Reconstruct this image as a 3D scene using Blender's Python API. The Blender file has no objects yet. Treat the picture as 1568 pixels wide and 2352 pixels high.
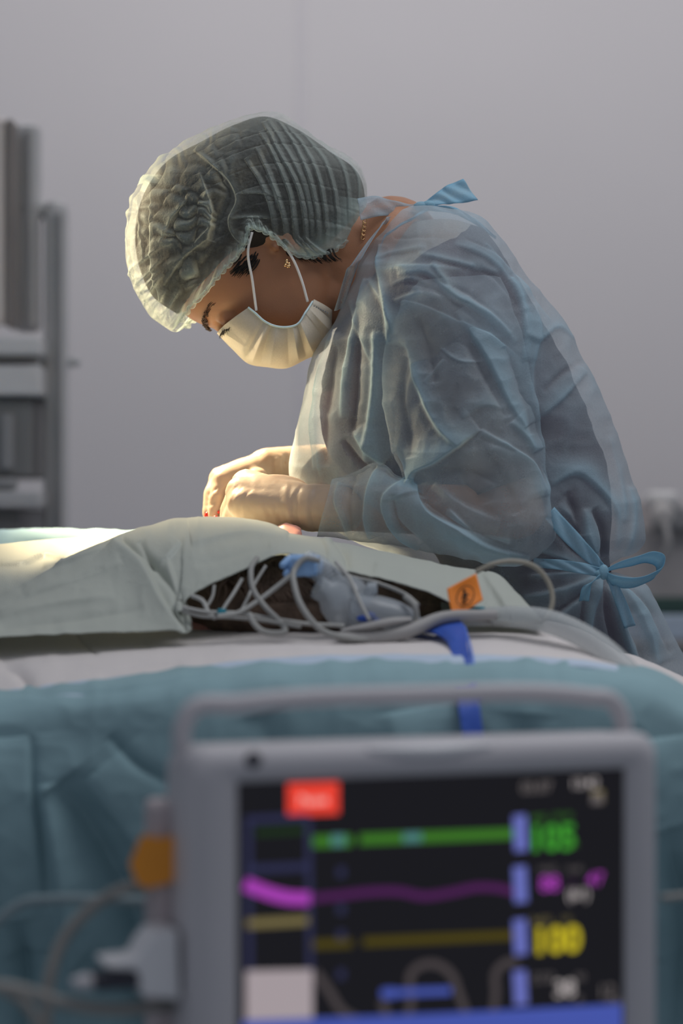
import bpy, bmesh, math, random
import numpy as np
from mathutils import Vector, Matrix
random.seed(7); rng = np.random.default_rng(7)
SC = bpy.context.scene
COL = SC.collection
# ---------------------------------------------------------------- camera
F = 85/36*2352.0
CZ = 1.12
FOC = 2.90
cam = bpy.data.cameras.new('camera'); cam.lens = 85; cam.sensor_width = 36; cam.sensor_fit = 'AUTO'
cam.clip_start = 0.05
cam.dof.use_dof = True; cam.dof.focus_distance = FOC; cam.dof.aperture_fstop = 2.3
camo = bpy.data.objects.new('camera', cam); COL.objects.link(camo)
camo.location = (0, 0, CZ); camo.rotation_euler = (math.pi/2, 0, 0)
SC.camera = camo
# ---------------------------------------------------------------- world and lights
w = bpy.data.worlds.new('room_air'); SC.world = w; w.use_nodes = True
w.node_tree.nodes['Background'].inputs[0].default_value = (0.80, 0.86, 1.0, 1)
w.node_tree.nodes['Background'].inputs[1].default_value = 0.26
def area(name, loc, aim, sx, sy, power, color):
    l = bpy.data.lights.new(name, 'AREA'); l.shape = 'RECTANGLE'; l.size = sx; l.size_y = sy
    l.energy = power; l.color = color
    o = bpy.data.objects.new(name, l); COL.objects.link(o); o.location = loc
    o.rotation_euler = (Vector(aim)-Vector(loc)).to_track_quat('-Z', 'Y').to_euler(); return o
area('ceiling_panel_light', (0.7, 2.3, 2.75), (0.6, 2.6, 0), 1.2, 1.2, 17, (0.97, 0.97, 1.0))
area('ceiling_panel_light', (0.2, 4.55, 2.8), (0.2, 5.6, 0.9), 3.4, 0.5, 17, (1.0, 0.965, 0.97))
def spot(name, loc, aim, power, color, angle, radius, blend):
    l = bpy.data.lights.new(name, 'SPOT'); l.energy = power; l.color = color
    l.spot_size = math.radians(angle); l.spot_blend = blend; l.shadow_soft_size = radius
    o = bpy.data.objects.new(name, l); COL.objects.link(o); o.location = loc
    o.rotation_euler = (Vector(aim)-Vector(loc)).to_track_quat('-Z', 'Y').to_euler(); return o
spot('surgical_and_fill_spot', (-0.87, 3.74, 2.38), (-0.24, 3.20, 1.30), 1000, (1.0, 0.77, 0.46), 21, 0.10, 0.5)
spot('surgical_and_fill_spot', (-1.45, 3.36, 1.86), (-0.22, 2.99, 1.45), 235, (1.0, 0.77, 0.47), 14, 0.08, 0.7)  # extra spot added to light the cap and forehead
SC.view_settings.view_transform = 'Standard'; SC.view_settings.look = 'None'
SC.view_settings.gamma = 1; SC.view_settings.use_curve_mapping = False
SC.view_settings.exposure = 0.0
# ---------------------------------------------------------------- helpers
def P(px, py, Y): return ((px-784)/F*Y, Y, CZ-(py-1176)/F*Y)
def pix(v):
    v = np.asarray(v); return np.stack([784+F*v[..., 0]/v[..., 1], 1176-F*(v[..., 2]-CZ)/v[..., 1]], -1)
def obj(name, me, mat, parent=None, smooth=True):
    o = bpy.data.objects.new(name, me); COL.objects.link(o)
    if mat is not None:
        for m in (mat if isinstance(mat, (list, tuple)) else [mat]): me.materials.append(m)
    if smooth: me.polygons.foreach_set('use_smooth', [True]*len(me.polygons))
    if parent is not None:
        o.parent = parent
        o.matrix_parent_inverse = Matrix.Translation(world_loc(parent)).inverted()
    return o
def world_loc(o):
    l = Vector(o.location)
    if o.parent: l = o.matrix_parent_inverse @ l + world_loc(o.parent)
    return l
def tag(o, label, cat=None, group=None):
    o['label'] = label
    if cat: o['category'] = cat
    if group: o['group'] = group
    return o
def thing(name, loc, label, cat, group=None):
    o = bpy.data.objects.new(name, None); o.empty_display_size = 0.05; COL.objects.link(o); o.location = loc
    return tag(o, label, cat, group)
def structure(o): o['kind'] = 'structure'; return o
def mk(name, V, Fc, mat, parent=None, smooth=True, attrs=None, mats=None):
    me = bpy.data.meshes.new(name); me.from_pydata([tuple(map(float, v)) for v in V], [], [tuple(map(int, f)) for f in Fc])
    me.update()
    if attrs:
        for k, a in attrs.items():
            at = me.attributes.new(k, 'FLOAT', 'POINT'); at.data.foreach_set('value', np.asarray(a, dtype=np.float32).ravel())
    o = obj(name, me, mat, parent, smooth)
    if mats is not None: me.polygons.foreach_set('material_index', mats)
    return o
def gridfaces(n, m, closed=False):
    F_ = []
    mm = m if closed else m-1
    for i in range(n-1):
        for j in range(mm):
            a = i*m+j; b = i*m+(j+1) % m
            F_.append((a, b, b+m, a+m))
    return F_
def gnormals(G, closed=False):
    if closed:
        E = np.concatenate([G[:, -1:], G, G[:, :1]], 1); dv = (E[:, 2:]-E[:, :-2])
    else: dv = np.gradient(G, axis=1)
    du = np.gradient(G, axis=0)
    n = np.cross(du, dv); l = np.linalg.norm(n, axis=-1, keepdims=True); l[l < 1e-12] = 1
    return n/l
def interp(keys, n, closed=False):
    """smooth resampling of rows of numbers"""
    K = np.asarray(keys, float); N = len(K)
    d = np.linalg.norm(np.diff(K, axis=0), axis=1)+1e-9
    t = np.concatenate([[0], np.cumsum(d)]); t /= t[-1]
    # monotone-ish finite-difference cubic
    m = np.zeros_like(K)
    s = np.diff(K, axis=0)/np.diff(t)[:, None]
    m[0] = s[0]; m[-1] = s[-1]
    if N > 2:
        w1 = np.diff(t)[1:, None]; w0 = np.diff(t)[:-1, None]
        m[1:-1] = (s[:-1]*w1+s[1:]*w0)/(w0+w1)
    tt = np.linspace(0, 1, n); i = np.clip(np.searchsorted(t, tt, side='right')-1, 0, N-2)
    h = (t[i+1]-t[i])[:, None]; u = ((tt-t[i])/(t[i+1]-t[i]))[:, None]
    return (2*u**3-3*u**2+1)*K[i]+(u**3-2*u**2+u)*h*m[i]+(-2*u**3+3*u**2)*K[i+1]+(u**3-u**2)*h*m[i+1]
def tube_mesh(pts, r, seg=10, n=None, caps=True, flat=1.0):
    """V, F of a tube through world points; r number or list"""
    pts = np.asarray(pts, float)
    n = n or max(8, len(pts)*8)
    rr = np.full(len(pts), r) if np.isscalar(r) else np.asarray(r, float)
    K = interp(np.concatenate([pts, rr[:, None]], 1), n); C_ = K[:, :3]; R = K[:, 3]
    T = np.gradient(C_, axis=0); T /= np.linalg.norm(T, axis=1, keepdims=True)+1e-12
    ref = np.array([0, 0, 1.0]) if abs(T[0, 2]) < .8 else np.array([0, 1.0, 0])
    a = np.cross(T[0], ref); a /= np.linalg.norm(a)
    V = []; Fc = []
    for i in range(n):
        a = a-T[i]*np.dot(a, T[i]); a /= np.linalg.norm(a)+1e-12; b = np.cross(T[i], a)
        for k in range(seg):
            g = 2*math.pi*k/seg
            V.append(C_[i]+R[i]*(math.cos(g)*a+flat*math.sin(g)*b))
    Fc = gridfaces(n, seg, True)
    if caps: Fc.append(tuple(range(seg))[::-1]); Fc.append(tuple((n-1)*seg+k for k in range(seg)))
    return V, Fc
def tube(name, pts, r, mat, parent=None, seg=10, n=None, flat=1.0):
    V, Fc = tube_mesh(pts, r, seg, n, True, flat); return mk(name, V, Fc, mat, parent)
def tpx(name, pts, r, mat, parent=None, **k): return tube(name, [P(*p) for p in pts], r, mat, parent, **k)
def merge(parts):
    V = []; Fc = []
    for v, f in parts:
        o = len(V); V += [tuple(x) for x in v]; Fc += [tuple(i+o for i in q) for q in f]
    return V, Fc
def box(c, s, rz=0.0, bev=0.0, rx=0.0):
    bm = bmesh.new(); bmesh.ops.create_cube(bm, size=1)
    bmesh.ops.scale(bm, vec=s, verts=bm.verts)
    if bev: bmesh.ops.bevel(bm, geom=list(bm.edges), offset=min(bev, min(s)*.45), segments=3, profile=.5, affect='EDGES')
    bmesh.ops.transform(bm, matrix=Matrix.Translation(c) @ Matrix.Rotation(rz, 4, 'Z') @ Matrix.Rotation(rx, 4, 'X'), verts=bm.verts)
    bm.verts.index_update(); r = ([tuple(v.co) for v in bm.verts], [tuple(v.index for v in f.verts) for f in bm.faces]); bm.free(); return r
def boxo(name, c, s, mat, parent=None, rz=0.0, bev=0.003, rx=0.0):
    V, Fc = box(c, s, rz, bev, rx); return mk(name, V, Fc, mat, parent, smooth=False)
def lathe(prof, c, axis='Z', seg=32, rot=None):
    V = []
    for r, z in prof:
        for k in range(seg):
            g = 2*math.pi*k/seg; p = Vector((r*math.cos(g), r*math.sin(g), z))
            if rot is not None: p = rot @ p
            V.append(tuple(p+Vector(c)))
    Fc = gridfaces(len(prof), seg, True); Fc.append(tuple(range(seg))[::-1]); Fc.append(tuple((len(prof)-1)*seg+k for k in range(seg)))
    return V, Fc
def ell(c, r, M=None, su=24, sv=16):
    V = []
    for i in range(sv+1):
        a = math.pi*i/sv*0.998+0.001*math.pi
        for k in range(su):
            g = 2*math.pi*k/su
            p = Vector((r[0]*math.sin(a)*math.cos(g), r[1]*math.sin(a)*math.sin(g), r[2]*math.cos(a)))
            if M is not None: p = M @ p
            V.append(tuple(p+Vector(c)))
    Fc = [tuple(reversed(f)) for f in gridfaces(sv+1, su, True)]; Fc.append(tuple(range(su))); Fc.append(tuple(reversed([sv*su+k for k in range(su)])))
    return V, Fc
def cap(p0, r0, p1, r1, seg=20):
    p0 = np.array(p0, float); p1 = np.array(p1, float); T = (p1-p0); L = np.linalg.norm(T)+1e-9; T /= L
    ref = np.array([0, 0, 1.0]) if abs(T[2]) < .8 else np.array([0, 1.0, 0])
    a = np.cross(T, ref); a /= np.linalg.norm(a); b = np.cross(T, a)
    V = []; rings = []
    for i in range(7):
        g = math.pi/2*(1-i/6)*.995; rings.append((p0-T*r0*math.sin(g), r0*math.cos(g)))
    for i in range(7):
        g = math.pi/2*(i/6)*.995; rings.append((p1+T*r1*math.sin(g), r1*math.cos(g)))
    for c, r in rings:
        for k in range(seg):
            g = 2*math.pi*k/seg; V.append(c+r*(math.cos(g)*a+math.sin(g)*b))
    Fc = gridfaces(len(rings), seg, True); Fc.append(tuple(range(seg))[::-1]); Fc.append(tuple((len(rings)-1)*seg+k for k in range(seg)))
    return V, Fc
def fuse(name, parts, voxel, smooth_it, mat, parent=None, shape=None):
    """one continuous surface out of overlapping solids"""
    V, Fc = merge(parts)
    me = bpy.data.meshes.new(name+'_tmp'); me.from_pydata([tuple(map(float, v)) for v in V], [], Fc); me.update()
    bm = bmesh.new(); bm.from_mesh(me)
    bmesh.ops.recalc_face_normals(bm, faces=bm.faces); bm.to_mesh(me); bm.free()
    o = bpy.data.objects.new(name+'_tmp', me); COL.objects.link(o)
    m = o.modifiers.new('r', 'REMESH'); m.mode = 'VOXEL'; m.voxel_size = voxel; m.adaptivity = 0
    s = o.modifiers.new('s', 'SMOOTH'); s.factor = .5; s.iterations = smooth_it
    dg = bpy.context.evaluated_depsgraph_get(); dg.update()
    me2 = bpy.data.meshes.new_from_object(o.evaluated_get(dg)); me2.name = name
    bpy.data.objects.remove(o); bpy.data.meshes.remove(me)
    if shape is not None:
        n = len(me2.vertices); co = np.empty(n*3, np.float32); me2.vertices.foreach_get('co', co); co = co.reshape(-1, 3)
        no = np.empty(n*3, np.float32); me2.vertices.foreach_get('normal', no); no = no.reshape(-1, 3)
        co, at = shape(co.astype(float), no.astype(float)); me2.vertices.foreach_set('co', co.astype(np.float32).ravel())
        for k, a in (at or {}).items():
            q = me2.attributes.new(k, 'FLOAT', 'POINT'); q.data.foreach_set('value', np.asarray(a, np.float32).ravel())
        me2.update()
    return obj(name, me2, mat, parent)
# ---- folds: ridges and valleys along lines
def segdist(Q, pts):
    pts = np.asarray(pts, float); best = np.full(Q.shape[:-1], 1e9); sg = np.zeros(Q.shape[:-1]); tp = np.zeros(Q.shape[:-1])
    L = np.linalg.norm(np.diff(pts, axis=0), axis=1); cum = np.concatenate([[0], np.cumsum(L)]); tot = cum[-1]
    for i in range(len(pts)-1):
        a = pts[i]; d = pts[i+1]-a; l2 = (d**2).sum()
        t = np.clip(((Q-a)@d)/l2, 0, 1); c = a+t[..., None]*d
        e = Q-c; dist = np.hypot(e[..., 0], e[..., 1]); cr = d[0]*e[..., 1]-d[1]*e[..., 0]
        m = dist < best; best = np.where(m, dist, best); sg = np.where(m, np.sign(cr), sg); tp = np.where(m, (cum[i]+t*L[i])/tot, tp)
    return best, sg, tp
def smoothline(pts, k=5):
    if len(pts) < 3: return pts
    return interp(pts, (len(pts)-1)*k+1)
def folds(Q, creases, sharp=True):
    """Q (...,2) px. crease = (pts, w_pos, w_neg, amp_mm[, density]). returns height (m), density"""
    H = np.zeros(Q.shape[:-1]); D = np.zeros(Q.shape[:-1])
    for c in creases:
        pts, wp, wn, amp = c[:4]; dn = c[4] if len(c) > 4 else 0.0
        d, s, t = segdist(Q, smoothline(pts))
        if amp > 0 and sharp:
            lo, hi = min(wp, wn)*.55, max(wp, wn)*2.3
            wp, wn = (hi, lo) if (wp > wn or (wp == wn and int(pts[0][0]) % 2)) else (lo, hi)
        wv = np.where(s > 0, wp, wn)
        x = d/wv
        prof = np.exp(-np.sqrt(x*x+.04)*1.6+.32)*0.6+0.4*np.exp(-x*x)
        end = np.clip(np.sin(np.pi*np.clip(t, .0, 1.0)), 0, 1)**.35
        H += amp*1e-3*prof*end
        if dn: D = np.maximum(D, dn*np.exp(-(d/np.minimum(wv, 9.0))**2)*end) if dn > 0 else D
    return H, D
def vnoise(X, seed=0):
    """smooth value noise, X (...,2)"""
    r = np.random.default_rng(seed); T = r.random((64, 64))*2-1
    i = np.floor(X).astype(int); f = X-i; f = f*f*(3-2*f)
    a = T[i[..., 0] % 64, i[..., 1] % 64]; b = T[(i[..., 0]+1) % 64, i[..., 1] % 64]
    c = T[i[..., 0] % 64, (i[..., 1]+1) % 64]; d = T[(i[..., 0]+1) % 64, (i[..., 1]+1) % 64]
    return (a*(1-f[..., 0])+b*f[..., 0])*(1-f[..., 1])+(c*(1-f[..., 0])+d*f[..., 0])*f[..., 1]
def ridged(X, seed, octv=3):
    h = 0; a = 1.0
    for o in range(octv):
        h = h+a*(1-np.abs(vnoise(X*(1.9**o)+13*o, seed+o))*2); a *= .5
    return h/1.75
# ---------------------------------------------------------------- materials
def nt(name):
    m = bpy.data.materials.new(name); m.use_nodes = True; t = m.node_tree; t.nodes.clear()
    out = t.nodes.new('ShaderNodeOutputMaterial'); return m, t, out
def N(t, kind, **kw):
    n = t.nodes.new(kind)
    for k, v in kw.items():
        if k in n.inputs: n.inputs[k].default_value = v
        else: setattr(n, k, v)
    return n
def coords(t, scale=(1, 1, 1)):
    tc = N(t, 'ShaderNodeTexCoord'); mp = N(t, 'ShaderNodeMapping'); mp.inputs['Scale'].default_value = scale
    t.links.new(tc.outputs['Object'], mp.inputs['Vector']); return mp.outputs['Vector']
def plain(name, color, rough=.5, metal=0.0, noise=0.06, nscale=8, bump=0.0, bscale=200, sss=0.0, sssr=(.01, .005, .003), spec=.5, trans=0.0, ior=1.45, alpha=1.0, coat=0.0):
    m, t, out = nt(name); b = N(t, 'ShaderNodeBsdfPrincipled')
    b.inputs['Roughness'].default_value = rough; b.inputs['Metallic'].default_value = metal
    b.inputs['Specular IOR Level'].default_value = spec; b.inputs['IOR'].default_value = ior
    b.inputs['Transmission Weight'].default_value = trans; b.inputs['Alpha'].default_value = alpha
    b.inputs['Coat Weight'].default_value = coat
    if sss: b.inputs['Subsurface Weight'].default_value = sss; b.inputs['Subsurface Radius'].default_value = sssr; b.inputs['Subsurface Scale'].default_value = 1.0
    v = coords(t)
    nz = N(t, 'ShaderNodeTexNoise', Scale=nscale, Detail=4.0); t.links.new(v, nz.inputs['Vector'])
    cr = N(t, 'ShaderNodeValToRGB'); c = np.array(color)
    cr.color_ramp.elements[0].position = .3; cr.color_ramp.elements[1].position = .7
    cr.color_ramp.elements[0].color = (*np.clip(c*(1-noise), 0, 1), 1); cr.color_ramp.elements[1].color = (*np.clip(c*(1+noise), 0, 1), 1)
    t.links.new(nz.outputs['Fac'], cr.inputs['Fac']); t.links.new(cr.outputs['Color'], b.inputs['Base Color'])
    if bump:
        n2 = N(t, 'ShaderNodeTexNoise', Scale=bscale, Detail=3.0); t.links.new(v, n2.inputs['Vector'])
        bp = N(t, 'ShaderNodeBump', Strength=bump, Distance=.002); t.links.new(n2.outputs['Fac'], bp.inputs['Height']); t.links.new(bp.outputs['Normal'], b.inputs['Normal'])
    t.links.new(b.outputs[0], out.inputs[0]); return m
def glow(name, color, s):
    m, t, out = nt(name); e = N(t, 'ShaderNodeEmission'); e.inputs[0].default_value = (*color, 1); e.inputs[1].default_value = s
    t.links.new(e.outputs[0], out.inputs[0]); return m
def fabric(name, color, alpha, facing=.35, dens=.4, transl=.35, crinkle=.5, weave=.4, tint=None, cscale=14):
    """thin nonwoven cloth: lets light and what is behind through; denser where gathered and, as painted shading, on raised gown folds"""
    m, t, out = nt(name); L = t.links.new
    v = coords(t)
    at = N(t, 'ShaderNodeAttribute', attribute_name='dens')
    # crumple bump
    n1 = N(t, 'ShaderNodeTexNoise', Scale=cscale, Detail=5.0, Roughness=.55); n1.noise_type = 'FBM'
    mp = N(t, 'ShaderNodeMapping'); mp.inputs['Scale'].default_value = (1, 1, .55); mp.inputs['Rotation'].default_value = (0, .5, 0)
    L(v, mp.inputs['Vector']); L(mp.outputs[0], n1.inputs['Vector'])
    b1 = N(t, 'ShaderNodeBump', Strength=crinkle, Distance=.006); L(n1.outputs['Fac'], b1.inputs['Height'])
    vo = N(t, 'ShaderNodeTexVoronoi', Scale=520.0); L(v, vo.inputs['Vector'])
    b2 = N(t, 'ShaderNodeBump', Strength=weave, Distance=.0006); L(vo.outputs['Distance'], b2.inputs['Height']); L(b1.outputs[0], b2.inputs['Normal'])
    # colour: fibres
    nz = N(t, 'ShaderNodeTexNoise', Scale=420.0, Detail=2.0); L(v, nz.inputs['Vector'])
    mx = N(t, 'ShaderNodeMix', data_type='RGBA'); c = np.array(color); d = np.array(tint if tint is not None else c*.8)
    mx.inputs[6].default_value = (*c, 1); mx.inputs[7].default_value = (*d, 1)
    mm = N(t, 'ShaderNodeMath', operation='MULTIPLY'); mm.inputs[1].default_value = 1.0; L(at.outputs['Fac'], mm.inputs[0]); L(mm.outputs[0], mx.inputs[0])
    df = N(t, 'ShaderNodeBsdfDiffuse'); tr = N(t, 'ShaderNodeBsdfTranslucent'); L(mx.outputs[2], df.inputs[0]); L(mx.outputs[2], tr.inputs[0])
    L(b2.outputs[0], df.inputs['Normal']); L(b1.outputs[0], tr.inputs['Normal'])
    m1 = N(t, 'ShaderNodeMixShader'); m1.inputs[0].default_value = transl; L(df.outputs[0], m1.inputs[1]); L(tr.outputs[0], m1.inputs[2])
    gl = N(t, 'ShaderNodeBsdfGlossy', Roughness=.45); gl.inputs[0].default_value = (.8, .9, 1, 1); L(b2.outputs[0], gl.inputs['Normal'])
    m2 = N(t, 'ShaderNodeMixShader'); m2.inputs[0].default_value = .025; L(m1.outputs[0], m2.inputs[1]); L(gl.outputs[0], m2.inputs[2])
    # cover
    lw = N(t, 'ShaderNodeLayerWeight', Blend=.45); L(b1.outputs[0], lw.inputs['Normal'])
    a1 = N(t, 'ShaderNodeMath', operation='MULTIPLY_ADD'); a1.inputs[1].default_value = facing; a1.inputs[2].default_value = alpha; L(lw.outputs['Facing'], a1.inputs[0])
    a2 = N(t, 'ShaderNodeMath', operation='MULTIPLY_ADD'); a2.inputs[1].default_value = dens; L(at.outputs['Fac'], a2.inputs[0]); L(a1.outputs[0], a2.inputs[2])
    a3 = N(t, 'ShaderNodeMath', operation='MULTIPLY_ADD'); a3.inputs[1].default_value = .14; L(nz.outputs['Fac'], a3.inputs[0]); L(a2.outputs[0], a3.inputs[2])
    a4 = N(t, 'ShaderNodeMath', operation='SUBTRACT', use_clamp=True); a4.inputs[1].default_value = .07; L(a3.outputs[0], a4.inputs[0])
    tp = N(t, 'ShaderNodeBsdfTransparent'); m3 = N(t, 'ShaderNodeMixShader'); L(a4.outputs[0], m3.inputs[0]); L(tp.outputs[0], m3.inputs[1]); L(m2.outputs[0], m3.inputs[2])
    L(m3.outputs[0], out.inputs[0]); return m
M_wall = plain('wall_paint', (.60, .58, .59), .6, noise=.02, nscale=1.2, bump=.05, bscale=60)
M_floor = plain('vinyl_floor', (.28, .32, .35), .35, noise=.06, nscale=5)
M_skin = plain('skin', (.42, .205, .115), .45, noise=.09, nscale=22, bump=.12, bscale=500, sss=.25, sssr=(.012, .005, .003), spec=.35)
M_hair = plain('dark_hair', (.017, .014, .012), .8, noise=.3, nscale=70, bump=.5, bscale=250, spec=.5)
M_scrub = plain('dark_scrubs', (.062, .045, .064), .85, noise=.25, nscale=14, bump=.3, bscale=600, spec=.2)
M_gown = fabric('blue_nonwoven_gown', (.52, .585, .635), .26, facing=.36, dens=.34, tint=(.44, .61, .70), crinkle=.35)
M_tie = fabric('blue_tie', (.36, .60, .72), .68, facing=.2, dens=.2, tint=(.24, .52, .70), crinkle=.2)
M_cap = fabric('green_nonwoven_cap', (.68, .74, .68), .09, facing=.40, dens=.32, tint=(.66, .79, .74), transl=.4, crinkle=.15)
M_mask = fabric('white_mask', (.86, .81, .69), .93, facing=.1, dens=.1, tint=(.85, .82, .75), transl=.4, crinkle=.06)
M_drape = fabric('pale_green_drape', (.60, .63, .57), .97, facing=.1, dens=.1, tint=(.45, .60, .64), transl=.32, crinkle=.10, cscale=7)
M_belt = fabric('belt_cloth', (.38, .58, .70), .62, facing=.3, dens=.2, tint=(.3, .55, .7), crinkle=.2)
M_brow = plain('brow_hair', (.055, .028, .018), .7)
M_loop = plain('white_elastic', (.85, .83, .8), .7)
M_glove = plain('latex_glove', (.41, .315, .24), .42, noise=.08, nscale=30, bump=.15, bscale=120, sss=.35, sssr=(.015, .009, .005), spec=.45)
M_blood = plain('blood', (.55, .03, .02), .25)
M_gold = plain('gold', (.8, .5, .25), .25, metal=1.0)
# ================================================================ room
wl = mk('wall_back', [(-4, 5.6, 0), (4, 5.6, 0), (4, 5.6, 3.2), (-4, 5.6, 3.2)], [(0, 1, 2, 3)], M_wall, smooth=False); structure(wl)
fl = mk('floor', [(-4, -1, 0), (4, -1, 0), (4, 5.6, 0), (-4, 5.6, 0)], [(0, 1, 2, 3)], M_floor, smooth=False); structure(fl)
V, Fc = box((-.093, 5.597, 1.6), (.012, .004, 3.2)); structure(mk('trim_1', V, Fc, plain('panel_joint', (.62, .60, .625), .6, noise=.01), None, smooth=False))
# ================================================================ surgeon
surgeon = thing('person', (0.40, 3.02, 0.0), 'person in pale blue gown, bouffant cap and face mask, bending over the draped table', 'person')
YC = 3.0
def loftpx(keys, n, m, near=.72, e=.95):
    K = interp(keys, n)
    mn = int(m*near); mf = m-mn
    ph = np.concatenate([np.linspace(0, math.pi, mn, endpoint=False), np.linspace(math.pi, 2*math.pi, mf, endpoint=False)])
    Fx, Fy, Bx, By, D, Yc = K.T
    Fp = np.stack(P(Fx, Fy, Yc), -1); Bp = np.stack(P(Bx, By, Yc), -1)
    mid = (Fp+Bp)/2; half = (Bp-Fp)/2
    c = np.sign(np.cos(ph))*np.abs(np.cos(ph))**e; s = np.sign(np.sin(ph))*np.abs(np.sin(ph))**e
    G = mid[:, None]+half[:, None]*c[None, :, None]
    G[..., 1] -= D[:, None]*s[None]
    return G, np.broadcast_to(np.sin(ph), G.shape[:2]), mid
def dress(G, mid, creases, near=None, far_amp=.6, noise=(.0022, 70.0, 5), extra=None):
    nn = gnormals(G, True); out = G-mid[:, None]; sg = np.sign((nn*out).sum(-1).mean()); nn *= sg
    Q = pix(G); H, D = folds(Q, creases)
    wn = np.clip(near*2.2+.25, 0, 1)
    amp, sc, sd = noise
    hz = amp*ridged(Q/sc, sd)
    if extra is not None: e_, d_ = extra(Q); H = H+e_; D = np.maximum(D, d_)
    h = H*wn+hz
    D = np.clip(.4*D+np.clip(h/.0075, -.3, .9), -.3, 1.1)  # crease gathering, plus fold shading put into opacity: lighter ridges, darker valleys
    G2 = G+nn*h[..., None]
    return G2, D*wn
def emit(name, G, mat, parent, D=None, closed=True, thick=None):
    n, m = G.shape[:2]; o = mk(name, G.reshape(-1, 3), gridfaces(n, m, closed), mat, parent, attrs=None if D is None else {'dens': D})
    if thick:
        s = o.modifiers.new('cloth_thickness', 'SOLIDIFY'); s.thickness = thick
    return o
# ---- body --------------------------------------------------------------
UP = np.array((-.927, 0, .375)); FW = np.array((-.375, 0, -.927)); SD = np.array((0, -1.0, 0))
EAR = np.array(P(628, 590, YC))
def H3(f, u, s): return EAR+FW*f+UP*u+SD*s
def ball(f, u, s, r): return ell(H3(f, u, s), (r, r, r))
HM = Matrix((FW, UP, SD)).transposed()
def hell(f, u, s, rf, ru, rs): return ell(H3(f, u, s), (rf, ru, rs), HM)
def head_parts():
    keys = [(-.094, .064, .035, .020), (-.084, .084, .012, .036), (-.072, .094, -.02, .050), (-.045, .101, -.055, .060), (-.02, .104, -.075, .0655), (.005, .104, -.088, .070),
            (.03, .107, -.094, .0735), (.055, .111, -.096, .0745), (.08, .106, -.094, .072), (.10, .091, -.084, .063), (.117, .062, -.062, .046), (.127, .028, -.03, .022)]
    K = interp(keys, 90); m = 96; V = []
    for u, ff, fb, w_ in K:
        for k in range(m):
            a = 2*math.pi*k/m; c = math.cos(a); s = math.sin(a)
            f = (ff+fb)/2+(ff-fb)/2*np.sign(c)*abs(c)**.86; sd = w_*np.sign(s)*abs(s)**.90
            V.append([f, u, sd])
    V = np.array(V)
    def dent(cf, cu, cs, r, amp):
        global_d = np.exp(-(((V[:, 1]-cu)/r[1])**2+((V[:, 2]-cs)/r[2])**2+((V[:, 0]-cf)/r[0])**2)); V[:, 0] += amp*global_d
    for s in (-1, 1):
        dent(.10, .018, s*.031, (.03, .013, .017), -.013)     # sockets
        dent(.105, .038, s*.026, (.03, .008, .022), .0035)    # brow
        dent(.085, -.012, s*.045, (.04, .014, .016), .006)   # cheekbones
    Wv = [H3(*v) for v in V]
    Fc = gridfaces(90, m, True); Fc.append(tuple(range(m))[::-1]); Fc.append(tuple(89*m+k for k in range(m)))
    pr = [(Wv, Fc)]
    pr += [cap(H3(.1045, .032, 0), .0072, H3(.115, -.004, 0), .008), ball(.112, -.008, .010, .007), ball(.112, -.008, -.010, .007)]
    pr += [hell(.108, -.040, 0, .012, .006, .024), hell(.108, -.051, 0, .012, .007, .020), hell(.080, -.080, 0, .013, .011, .022)]
    for s in (-1, 1):
        pr += [hell(.089, .018, s*.031, .0125, .0125, .0145), hell(.0925, .0225, s*.031, .0125, .009, .0165)]   # eyeball under lowered lid
        # ear: rim, bowl, lobe, tragus
        rim = [(-.008, .018, .076), (-.010, .030, .080), (-.024, .035, .082), (-.036, .026, .083), (-.036, .008, .082), (-.026, -.010, .080), (-.015, -.022, .078)]
        Vt, Ft = tube_mesh([H3(f, u, s*x) for f, u, x in rim], .0042, 10, 40); pr.append((Vt, Ft))
        pr += [hell(-.022, .012, s*.076, .015, .022, .006), hell(-.012, -.024, s*.076, .008, .010, .0048), hell(-.005, -.002, s*.076, .005, .007, .005)]
    return pr
C7 = P(905, 540, 3.0)
def arm_pts():
    return dict(sh=P(1010, 700, 2.90), el=P(1185, 1175, 2.872), wr=P(730, 1166, 2.885), sh2=P(960, 700, 3.17), el2=P(930, 1090, 3.24), wr2=P(620, 1072, 3.09))
A_ = arm_pts()
def near_hand(g=0.0):
    W = P(712, 1165, 2.89)
    Kn = [P(565, 1112, 2.945), P(553, 1130, 2.918), P(556, 1156, 2.905), P(572, 1182, 2.91)]
    Pi = [P(535, 1148, 2.975), P(527, 1172, 2.955), P(530, 1196, 2.94), P(548, 1214, 2.935)]
    Di = [P(525, 1180, 3.0), P(520, 1204, 2.985), P(525, 1222, 2.972), P(545, 1232, 2.965)]
    r = [.0125, .0130, .0125, .0112]; pr = []
    for a, b, c, q in zip(Kn, Pi, Di, r):
        pr += [cap(W, .024+g, a, q+.006+g), cap(a, q+.003+g, b, q-.001+g), cap(b, q-.001+g, c, q-.0035+g)]
    pr += [ell(P(635, 1146, 2.915), (.046+g, .020+g, .030+g)), cap(W, .026+g, P(600, 1140, 2.92), .027+g)]
    pr += [cap(P(680, 1150, 2.935), .016+g, P(618, 1150, 2.965), .0145+g), cap(P(618, 1150, 2.965), .0125+g, P(570, 1180, 2.985), .011+g), cap(P(570, 1180, 2.985), .011+g, P(545, 1204, 3.0), .009+g)]
    return pr
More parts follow.
